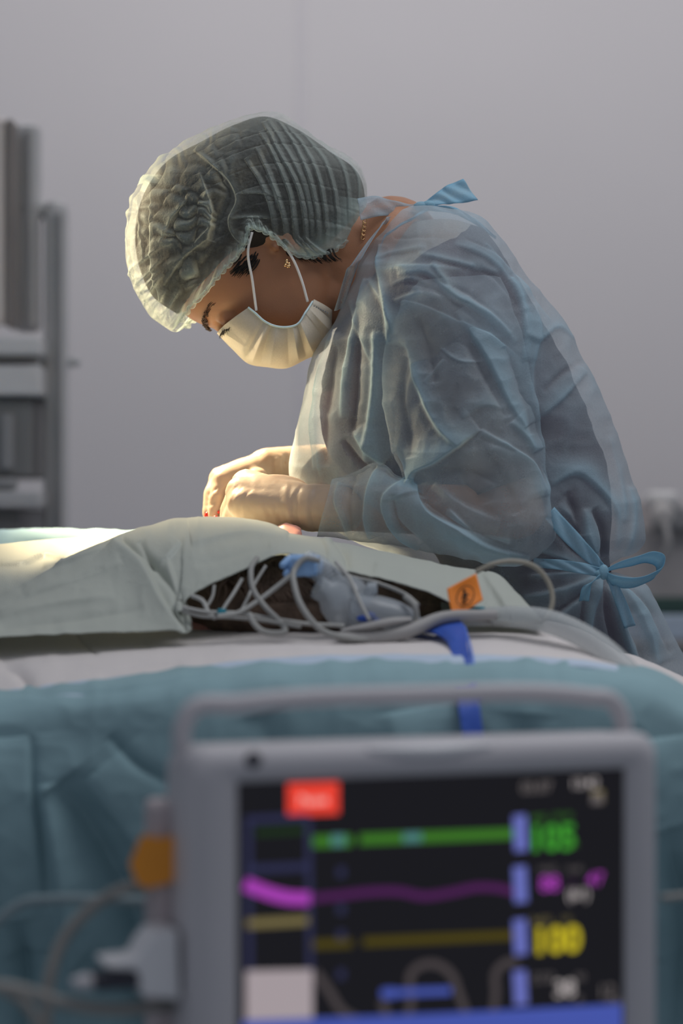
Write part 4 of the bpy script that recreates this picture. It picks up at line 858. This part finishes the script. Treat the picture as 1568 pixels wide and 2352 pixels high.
sym = [tube_mesh([tpt(10.5*math.cos(a), 10.5*math.sin(a)) for a in np.linspace(.0, 2*math.pi*.99, 26)], .0005, 6, 60, True, .5),
       ell(tpt(0, 6.2), (.0017, .0006, .0017)), tube_mesh([tpt(0, 4), tpt(0, -1)], .0016, 6, 8, True, .5), tube_mesh([tpt(-4, -2), tpt(0, 3), tpt(4, -1)], .0008, 6, 12, True, .5), tube_mesh([tpt(0, -1), tpt(-2.5, -7)], .0010, 6, 8, True, .5), tube_mesh([tpt(0, -1), tpt(3, -7)], .0010, 6, 8, True, .5), tube_mesh([tpt(-6, -6), tpt(-1, -4)], .0007, 6, 8, True, .5)]
V, Fc = merge(sym); mk('printed_symbol', V, Fc, M_ink, tg)
# blue strap
bs = thing('strap', P(1050, 1500, 2.42), 'bright blue strap lying on the white sheet and hanging over the teal drape', 'strap')
rows = [[(925, 1462, 2.56), (940, 1440, 2.60), (948, 1430, 2.62)], [(975, 1452, 2.54), (985, 1440, 2.56), (1000, 1432, 2.58)], [(1022, 1470, 2.50), (1034, 1452, 2.51), (1060, 1436, 2.535)], [(1036, 1500, 2.455), (1054, 1496, 2.455), (1074, 1490, 2.455)], [(1042, 1545, 2.385), (1062, 1544, 2.385), (1084, 1540, 2.385)], [(1050, 1610, 2.338), (1074, 1610, 2.338), (1098, 1606, 2.338)], [(1062, 1700, 2.318), (1086, 1700, 2.318), (1110, 1700, 2.318)], [(1075, 1850, 2.30), (1098, 1850, 2.30), (1120, 1850, 2.30)]]
o, _ = sheet('strap_band', rows, M_blue, bs, 24, 160, noise=(.0006, 20, 2), thick=.003)
tube('strap_edge', [P(1066, 1440, 2.525), P(1080, 1490, 2.445), P(1090, 1545, 2.378), P(1103, 1612, 2.332)], .0016, plain('blue_edge', (.09, .2, .66), .4), bs)
# ---- instrument table with pale blue drape
it = thing('instrument_table', (-.45, 3.5, 0), 'instrument table under a pale blue drape behind the operating table, far left', 'table')
M_lblue = plain('light_blue_cloth', (.42, .66, .78), .8, noise=.04, nscale=8, bump=.1)
rows = [[(x, 1234+dy, 3.95) for x, dy in ((-500, 0), (-100, 2), (100, -2), (260, 2), (420, 2), (470, 10))], [(x, 1232+dy, 3.7) for x, dy in ((-500, 0), (-100, 0), (100, 0), (260, 3), (420, 2), (470, 14))], [(x, 1240+dy, 3.4) for x, dy in ((-500, 0), (-100, 0), (100, 0), (260, 0), (420, 0), (470, 18))],
        [(x, 1262+dy, 3.24) for x, dy in ((-500, 0), (-100, 0), (100, 0), (260, 0), (420, 0), (470, 20))], [(x, 1700, 3.22) for x in (-500, -100, 100, 260, 420, 470)]]
sheet('table_drape', rows, M_lblue, it, 80, 60, [([(0, 1238), (120, 1236), (260, 1244)], 6, 6, 6), ([(30, 1252), (90, 1250), (140, 1262)], 6, 6, 4)], noise=(.003, 60, 9), thick=.002)
boxo('table_top', (-.45, 3.6, 1.045), (.88, .62, .02), M_steel, it)
for dx in (-.38, .38):
    for dy in (-.26, .26): tube('leg', [(-.45+dx, 3.6+dy, 0), (-.45+dx, 3.6+dy, 1.04)], .015, M_steel, it)
M_inst = plain('dark_instrument', (.06, .05, .045), .4)
for i_, (x, y, Yq) in enumerate([(128, 1253, 3.22), (176, 1247, 3.26)]):
    V, Fc = merge([ell(P(x, y, Yq), (.012, .02, .0038)), ell(P(x+14, y-2, Yq+.01), (.008, .008, .0032)), ell(P(x-14, y+1, Yq), (.008, .01, .003))]); tag(mk('surgical_clamp', V, Fc, M_inst), ['left one of two dark instruments on the pale blue drape', 'right one of two dark instruments on the pale blue drape'][i_], 'instrument', 'dark instruments on the pale blue drape')
# ================================================================ patient monitor in front
M_case = plain('grey_plastic', (.56, .54, .56), .45, noise=.02, spec=.4); M_case2 = plain('pale_grey_plastic', (.78, .77, .78), .4, noise=.02); M_dark = plain('dark_plastic', (.035, .035, .05), .4)
mon = thing('patient_monitor', (.07, 1.93, .60), 'grey patient monitor with carrying handle and coloured traces on its black screen', 'patient monitor')
YL, YR = 1.86, 1.985
xl = (438-784)/F*YL; xr = (1514-784)/F*YR; W = math.hypot(xr-xl, YR-YL); ce, si = (xr-xl)/W, (YR-YL)/W
def mloc(px, py):   # pixel on the front plane -> (s,z)
    k = (px-784)/F; s = (k*YL-xl)/(ce-k*si); Y = YL+s*si; return s, CZ-(py-1176)/F*Y
def mw(s, z, d=0.0): return (xl+s*ce-d*si, YL+s*si+d*ce, z)
def rrect(s0, s1, z0, z1, r, n=8):
    o = []
    for cx_, cz2, a0 in ((s1-r, z1-r, 0), (s0+r, z1-r, 90), (s0+r, z0+r, 180), (s1-r, z0+r, 270)):
        for k in range(n+1): a = math.radians(a0+90*k/n); o.append((cx_+r*math.cos(a), cz2+r*math.sin(a)))
    return o
zt = mloc(900, 1703)[1]; zb_ = zt-.335
sL, zS = mloc(549, 1800); sR, zS2 = mloc(1438, 1765); zS = (zS+zS2)/2; zSb = zS-.235
loops = [(rrect(.012, W-.012, zb_+.012, zt-.018, .02), .10), (rrect(.0, W, zb_, zt-.004, .02), .075), (rrect(0, W, zb_, zt, .016), .012), (rrect(.001, W-.001, zb_+.002, zt-.002, .015), .006), (rrect(.006, W-.005, zb_+.006, zt-.013, .014), 0.0),
         (rrect(sL-.004, sR+.004, zSb-.004, zS+.004, .003), 0.0), (rrect(sL, sR, zSb, zS, .002), .005)]
V = []; m = len(loops[0][0])
for lp, d in loops: V += [mw(s, z, d) for s, z in lp]
Fc = gridfaces(len(loops), m, True); Fc.append(tuple(range(m))[::-1])
mk('casing', V, Fc, M_case, mon)
V = [mw(.001*k_[0]+k_[1], k_[2], k_[3]) for k_ in []]
# lip under the handle
lip = [mloc(850, 1700)[0], mloc(1130, 1690)[0]]
V, Fc = tube_mesh([mw(lip[0], zt-.006, .004), mw((lip[0]+lip[1])/2, zt-.0085, .001), mw(lip[1], zt-.006, .004)], [.002, .0055, .002], 14, 30); mk('release_lip', V, Fc, M_case2, mon)
s0, zh = mloc(440, 1640)
hp_ = [mw(.006, zt-.02, .045), mw(.006, zt+.014, .045), mw(.012, zt+.0245, .045), mw(.05, zt+.029, .045), mw(W*.5, zt+.0325, .05), mw(W-.045, zt+.0275, .045), mw(W-.022, zt+.0235, .045), mw(W-.013, zt+.010, .045), mw(W-.013, zt-.02, .045)]
tube('handle', hp_, .0075, M_case, mon, seg=20, n=120)
ns, nz_ = mloc(582, 1745); V, Fc = lathe([(.0, -.002), (.0055, -.002), (.0065, 0), (.0055, .002), (0.0001, .002)], mw(ns, nz_, 0), seg=24, rot=Matrix.Rotation(math.atan2(si, ce), 3, 'Z') @ Matrix.Rotation(math.pi/2, 3, 'X')); mk('indicator_button', V, Fc, M_dark, mon)
# screen with its picture: one part, many inks
inks = dict(black=glow('screen_black', (.011, .011, .014), 1.0), red=glow('screen_red', (.80, .055, .035), 1), pink=glow('screen_pink', (.95, .42, .38), 1), green=glow('screen_green', (.05, .32, .03), 1), dgreen=glow('screen_dim_green', (.045, .17, .02), 1), dkgreen=glow('screen_faint_green', (.014, .032, .012), 1),
            cyan=glow('screen_teal', (.07, .20, .19), 1), navy=glow('screen_navy', (.028, .030, .075), 1), violet=glow('screen_violet', (.36, .05, .42), 1), dviolet=glow('screen_dim_violet', (.075, .016, .09), 1), yellow=glow('screen_yellow', (.52, .43, .02), 1), dyellow=glow('screen_dim_yellow', (.07, .055, .008), 1), khaki=glow('screen_khaki', (.17, .14, .06), 1),
            white=glow('screen_white', (.42, .38, .38), 1), grey=glow('screen_grey', (.13, .115, .115), 1), dgrey=glow('screen_dim_grey', (.065, .055, .058), 1), blue=glow('screen_blue', (.06, .09, .38), 1), lblue=glow('screen_light_blue', (.13, .15, .46), 1), pale=glow('screen_pale', (.36, .31, .33), 1))
ik = list(inks); SV, SF, SM = [], [], []
def ink(VF, c):
    V, Fc = VF; o = len(SV); SV.extend(V); SF.extend([tuple(i+o for i in f) for f in Fc]); SM.extend([ik.index(c)]*len(Fc))
lay = [0]
def quad(pts, c):    # pixel polygon on the screen
    lay[0] += 1; d = .0046-lay[0]*.00002
    q = [mloc(*p) for p in pts]; ink(([mw(s, z, d) for s, z in q], [tuple(range(len(q)))[::-1]]), c)
def line(pts, wpx, c):
    pts = interp(pts, max(2, len(pts)*6)) if len(pts) > 2 else np.array(pts, float)
    lay[0] += 1; d = .0046-lay[0]*.00002; q = np.array([mloc(*p) for p in pts]); T = np.gradient(q, axis=0); T /= np.linalg.norm(T, axis=1, keepdims=True); Nn = np.stack([-T[:, 1], T[:, 0]], 1)*wpx*.5*.000338
    V = [mw(a[0], a[1], d) for a in q+Nn]+[mw(a[0], a[1], d) for a in q-Nn]; n = len(q); ink((V, [(i, i+n, i+n+1, i+1) for i in range(n-1)]), c)
def slope(x): return 1800-(x-548)*35/890.   # screen rows tilt with the perspective
def bx(x0, y0, x1, y1, c):   # y given at the left end; right end follows the tilt
    t = (x1-x0)*-.035*(.6 if y0 > 2000 else 1); quad([(x0, y0), (x1, y0+t), (x1, y1+t), (x0, y1)], c)
def text(s, px, py, hpx, c, bold=.0):
    lay[0] += 1; d = .0046-lay[0]*.00002
    cu = bpy.data.curves.new('t', 'FONT'); cu.body = s; cu.size = 1; cu.offset = bold
    o = bpy.data.objects.new('t', cu); COL.objects.link(o); dg = bpy.context.evaluated_depsgraph_get(); me = bpy.data.meshes.new_from_object(o.evaluated_get(dg))
    k = hpx*.000338/.72; s_, z_ = mloc(px, py); V = [mw(s_+v.co.x*k, z_+v.co.y*k, d) for v in me.vertices]; Fc = [tuple(p.vertices) for p in me.polygons]
    bpy.data.objects.remove(o); bpy.data.curves.remove(cu); bpy.data.meshes.remove(me); ink((V, Fc), c)
ink(([mw(sL-.001, zSb, .0048), mw(sR+.001, zSb, .0048), mw(sR+.001, zS+.001, .0048), mw(sL-.001, zS+.001, .0048)], [(0, 1, 2, 3)]), 'black')
bx(664, 1802, 782, 1875, 'red'); text('Pause', 690, 1850, 22, 'pink', .02)
line([(574, 1880), (576, 2230)], 14, 'navy'); line([(712, 1885), (716, 2230)], 14, 'navy'); line([(570, 1885), (712, 1878)], 16, 'navy'); line([(572, 1999), (714, 1992)], 18, 'navy'); line([(590, 1914), (704, 1908)], 16, 'dkgreen')
line([(566, 2032), (590, 2042), (630, 2056), (665, 2064), (716, 2066)], 30, 'violet'); line([(570, 2124), (712, 2116)], 20, 'khaki')
bx(568, 2232, 722, 2360, 'pale')
line([(722, 1935), (812, 1932)], 26, 'dgreen'); line([(765, 1932), (795, 1931)], 26, 'cyan'); line([(830, 1930), (1190, 1916)], 24, 'dgreen'); line([(930, 1926), (972, 1924)], 22, 'cyan')
line([(722, 2065), (790, 2058), (850, 2051), (930, 2051), (970, 2060), (1040, 2052), (1100, 2040), (1150, 2042), (1190, 2052)], 18, 'dviolet')
line([(722, 2172), (812, 2168)], 20, 'dyellow'); line([(838, 2166), (1190, 2150)], 20, 'dyellow')
for y in (2015, 2100, 2160, 2250): line([(778, y-10), (796, y-10)], 22, 'navy')
line([(728, 2235), (760, 2280), (790, 2325), (830, 2348)], 18, 'dgrey'); line([(880, 2300), (905, 2350), (935, 2345), (948, 2300), (950, 2235), (970, 2220), (1010, 2218), (1040, 2240), (1060, 2290), (1085, 2340), (1130, 2340), (1142, 2290), (1146, 2230), (1170, 2212), (1195, 2212)], 18, 'dgrey')
line([(878, 2284), (1040, 2278)], 18, 'blue'); line([(884, 2284), (912, 2283)], 24, 'blue')
for y0, y1 in ((1872, 1958), (1990, 2076), (2112, 2196), (2230, 2312)): quad([(1182, y0+3), (1212, y0), (1216, y1-3), (1186, y1)], 'lblue')
text('105', 1216, 1955, 60, 'green', .03); text('ЧСС', 1222, 1888, 14, 'dgreen', .02); text('120 50', 1270, 1882, 14, 'dgreen'); text('уд', 1310, 1945, 14, 'dgreen')
text('НАД', 1240, 2006, 15, 'grey'); text('13:40', 1300, 2006, 15, 'grey'); text('88', 1244, 2048, 36, 'violet', .02); text('/', 1312, 2044, 30, 'dviolet'); text('47', 1352, 2036, 32, 'violet', .01); text('(61)', 1306, 2068, 26, 'white', .02)
text('SpO2', 1224, 2124, 16, 'khaki', .01); text('120', 1290, 2120, 14, 'khaki'); text('100', 1224, 2192, 62, 'yellow', .035)
text('CO2', 1222, 2260, 22, 'grey'); text('38', 1276, 2292, 40, 'white', .02); text('50', 1325, 2255, 18, 'grey'); text('0', 1328, 2306, 20, 'grey'); text('12', 1376, 2296, 34, 'grey', .01); text('мин', 1398, 2308, 15, 'grey')
text('03.07', 1200, 1822, 26, 'grey', .02); text('13:42', 1314, 1812, 24, 'white', .01); text('■', 1360, 1846, 30, 'khaki'); bx(1362, 1825, 1388, 1848, 'grey')
line([(560, 2362), (1000, 2345), (1432, 2322)], 30, 'blue'); bx(722, 2350, 1432, 2400, 'blue')
mk('screen', SV, SF, list(inks.values()), mon, smooth=False, mats=SM)
# left side: module rack, latch, plug socket
rk = boxo('module_rack', mw(.004, zt-.20, .085), (.03, .05, .30), plain('mauve_grey_plastic', (.50, .43, .44), .5), mon, rz=math.atan2(si, ce), bev=.006)
def mbox(s, z, d, sx, sy, sz): return box(mw(s, z, d), (sx, sy, sz), rz=math.atan2(si, ce), bev=.003)
ll = []
prof = [(425, 2146), (372, 2150), (350, 2175), (330, 2212), (258, 2222), (262, 2238), (330, 2240), (340, 2300), (430, 2310)]
pf = [mloc(x, y) for x, y in prof]; V = [mw(s, z, .02) for s, z in pf]+[mw(s, z, .06) for s, z in pf]; n = len(pf)
Fc = [tuple(range(n)), tuple(range(n, 2*n))[::-1]]+[(i, i+n, (i+1) % n+n, (i+1) % n) for i in range(n)]
lt = mk('latch', V, Fc, M_case2, mon, smooth=False); bv = lt.modifiers.new('b', 'BEVEL'); bv.width = .0025; bv.segments = 3
s_, z_ = mloc(285, 2268); V, Fc = box(mw(s_, z_, .035), (.036, .03, .013), rz=.3, bev=.004); mk('plug_socket', V, Fc, M_dark, mon)
s_, z_ = mloc(220, 2275); V, Fc = ell(mw(s_, z_, .035), (.012, .01, .006)); mk('plug_end', V, Fc, M_case, mon)
# stand
stand = thing('monitor_stand', (.08, 2.0, 0), 'rolling stand carrying the grey patient monitor', 'stand')
tube('pole', [(.09, 2.0, .05), (.09, 2.0, zb_-.004)], .02, M_steel, stand); boxo('base', (.09, 1.97, .03), (.4, .36, .05), M_case, stand, bev=.01)
# orange sensor cable
sc_ = thing('sensor_cable', P(360, 1980, 1.93), 'orange plugged sensor cable at the left edge of the patient monitor', 'cable')
M_or2 = plain('orange_plug', (.88, .33, .03), .5)
prof = [(322, 1940), (330, 1924), (368, 1932), (414, 1924), (424, 1945), (422, 1990), (414, 2006), (380, 2024), (336, 2034), (318, 2022), (304, 1985)]
V = [P(x, y, 1.925) for x, y in prof]+[P(363+(x-363)*.96, 1978+(y-1978)*.96, 1.91) for x, y in prof]+[P(363+(x-363)*.95, 1978+(y-1978)*.95, 1.955) for x, y in prof]; n = len(prof)
Fc = [tuple(range(n, 2*n)), tuple(range(2*n, 3*n))[::-1]]+[(i, n+i, n+(i+1) % n, (i+1) % n) for i in range(n)]+[(2*n+i, i, (i+1) % n, 2*n+(i+1) % n) for i in range(n)]
o = mk('plug', V, Fc, M_or2, sc_, smooth=False); bv = o.modifiers.new('b', 'BEVEL'); bv.width = .003; bv.segments = 3
M_cabg = plain('grey_lead', (.30, .29, .27), .55)
tube('lead', [P(335, 2028, 1.93), P(275, 2045, 1.94), P(210, 2085, 1.95), P(150, 2150, 1.95), P(115, 2240, 1.94), P(105, 2352, 1.93), P(110, 2600, 1.93)], .0048, M_cabg, sc_, n=80)
cable([(440, 2305, 1.93), (360, 2312, 1.90), (250, 2318, 1.88), (130, 2300, 1.87), (40, 2272, 1.86), (-60, 2262, 1.86)], .0052, M_cabg, 'thick grey cable running left from the monitor latch')
cable([(-60, 2180, 2.05), (0, 2110, 2.05), (50, 2075, 2.05), (120, 2066, 2.04), (215, 2066, 2.02), (420, 2075, 2.0)], .0042, plain('faint_lead', (.25, .32, .34), .5), 'thin grey lead arching behind the orange plug cable')
cable([(0, 2270, 1.90), (50, 2300, 1.90), (90, 2360, 1.90), (100, 2500, 1.90)], .0040, M_cabg, 'grey lead dropping out of view at the lower left')
cable([(1520, 2062, 2.02), (1560, 2058, 2.03), (1640, 2050, 2.05)], .0030, M_cabg, 'thin lead leaving the right side of the patient monitor')
# ================================================================ far equipment
M_rk = plain('grey_enamel', (.47, .47, .475), .4, noise=.02); M_rk2 = plain('light_grey_enamel', (.60, .59, .59), .4); M_rk3 = plain('warm_panel', (.66, .60, .57), .4); M_rkd = plain('dark_grey_metal', (.26, .26, .265), .4)
YK = 4.3
rack = thing('equipment_rack', (-.62, YK, 0), 'tall grey equipment tower with posts and shelves against the far left wall', 'equipment rack')
def pbox(name, x0, y0, x1, y1, Y, d, mat, parent, bev=.006):
    a = P(x0, y0, Y); b = P(x1, y1, Y); return boxo(name, ((a[0]+b[0])/2, Y+d/2, (a[2]+b[2])/2), (abs(b[0]-a[0]), d, abs(a[2]-b[2])), mat, parent, bev=bev)
pbox('post', 98, 455, 152, 2624, YK, .06, M_rk, rack, bev=.02)
pbox('post_rail', 126, 490, 142, 2600, YK-.012, .012, M_rkd, rack, bev=.003)
pbox('upper_post', 28, 280, 88, 760, YK+.02, .06, M_rk, rack, bev=.012)
pbox('upper_rail', 54, 300, 70, 760, YK+.0, .02, M_rkd, rack, bev=.003)
pbox('display_panel', -300, 270, 14, 745, YK-.05, .04, M_rk3, rack, bev=.008); pbox('display_frame', 12, 272, 30, 752, YK-.06, .06, plain('brown_grey', (.20, .18, .17), .5), rack)
pbox('bracket', 28, 455, 110, 500, YK+.02, .05, M_rk, rack, bev=.015)
pbox('shelf', -300, 772, 92, 815, YK-.10, .45, M_rk2, rack); pbox('shelf_gap', -300, 815, 92, 838, YK-.06, .40, M_rkd, rack); pbox('drawer', -300, 838, 92, 908, YK-.09, .42, M_rk2, rack)
pbox('device', -300, 915, 72, 1095, YK-.06, .38, plain('charcoal', (.18, .18, .18), .5), rack); pbox('device_trim', 0, 950, 30, 1080, YK-.075, .02, M_rkd, rack)
pbox('shelf', -300, 1128, 92, 1165, YK-.10, .45, M_rk, rack); pbox('lower_device', -300, 1168, 44, 1230, YK-.06, .38, plain('charcoal', (.18, .18, .18), .5), rack)
a = P(0, 1112, YK-.08); V, Fc = cap((a[0]-.02, a[1], a[2]), .012, (a[0]+.02, a[1], a[2]), .012); mk('device_handle', V, Fc, M_rkd, rack)
a = P(160, 828, YK); V, Fc = merge([cap((a[0]-.015, YK+.03, a[2]), .008, (a[0]+.006, YK+.03, a[2]), .010)]); mk('hook', V, Fc, M_rk, rack)
boxo('base', (-.70, YK+.1, .06), (.62, .5, .1), M_rk, rack, bev=.02)
# right: counter with equipment
YR_ = 4.75
ct = thing('side_counter', (.80, YR_+.2, 0), 'pale grey counter with shelves behind the bow of the gown', 'counter')
pbox('counter_body', 1440, 1210, 2100, 1400, YR_, .4, plain('beige_grey', (.36, .34, .34), .5), ct); pbox('counter_ledge', 1440, 1150, 2100, 1215, YR_+.12, .3, plain('beige_grey', (.40, .37, .37), .5), ct)
pbox('dark_shelf', 1470, 1372, 2100, 1412, YR_-.02, .42, plain('dark_green', (.03, .07, .06), .5), ct); pbox('lower_panel', 1440, 1412, 2100, 1470, YR_-.03, .42, plain('pale_blue_panel', (.42, .50, .60), .4), ct); pbox('rail', 1440, 1474, 2100, 1492, YR_-.04, .05, plain('rail_grey', (.25, .24, .24), .4), ct); pbox('plinth', 1440, 1495, 2100, 2480, YR_+.0, .38, M_rk2, ct)
dv = thing('pump', P(1530, 1200, YR_+.02), 'blurred white and dark grey apparatus on the counter behind the gown', 'apparatus')
pbox('top_cover', 1492, 1128, 1560, 1165, YR_-.08, .1, plain('white_enamel', (.62, .61, .60), .4), dv, bev=.012); pbox('body', 1505, 1160, 1640, 1215, YR_-.06, .1, M_rkd, dv, bev=.01)
a = P(1522, 1182, YR_-.09); V, Fc = lathe([(.001, -.012), (.022, -.012), (.024, 0), (.018, .012), (.001, .012)], a, seg=24, rot=Matrix.Rotation(math.pi/2, 3, 'X')); mk('knob', V, Fc, plain('knob_grey', (.45, .43, .42), .4), dv)
tube('hanging_cord', [P(1527, 1200, YR_-.1), P(1535, 1240, YR_-.1), P(1520, 1290, YR_-.06)], .006, plain('cord_grey', (.45, .43, .42), .4), dv)
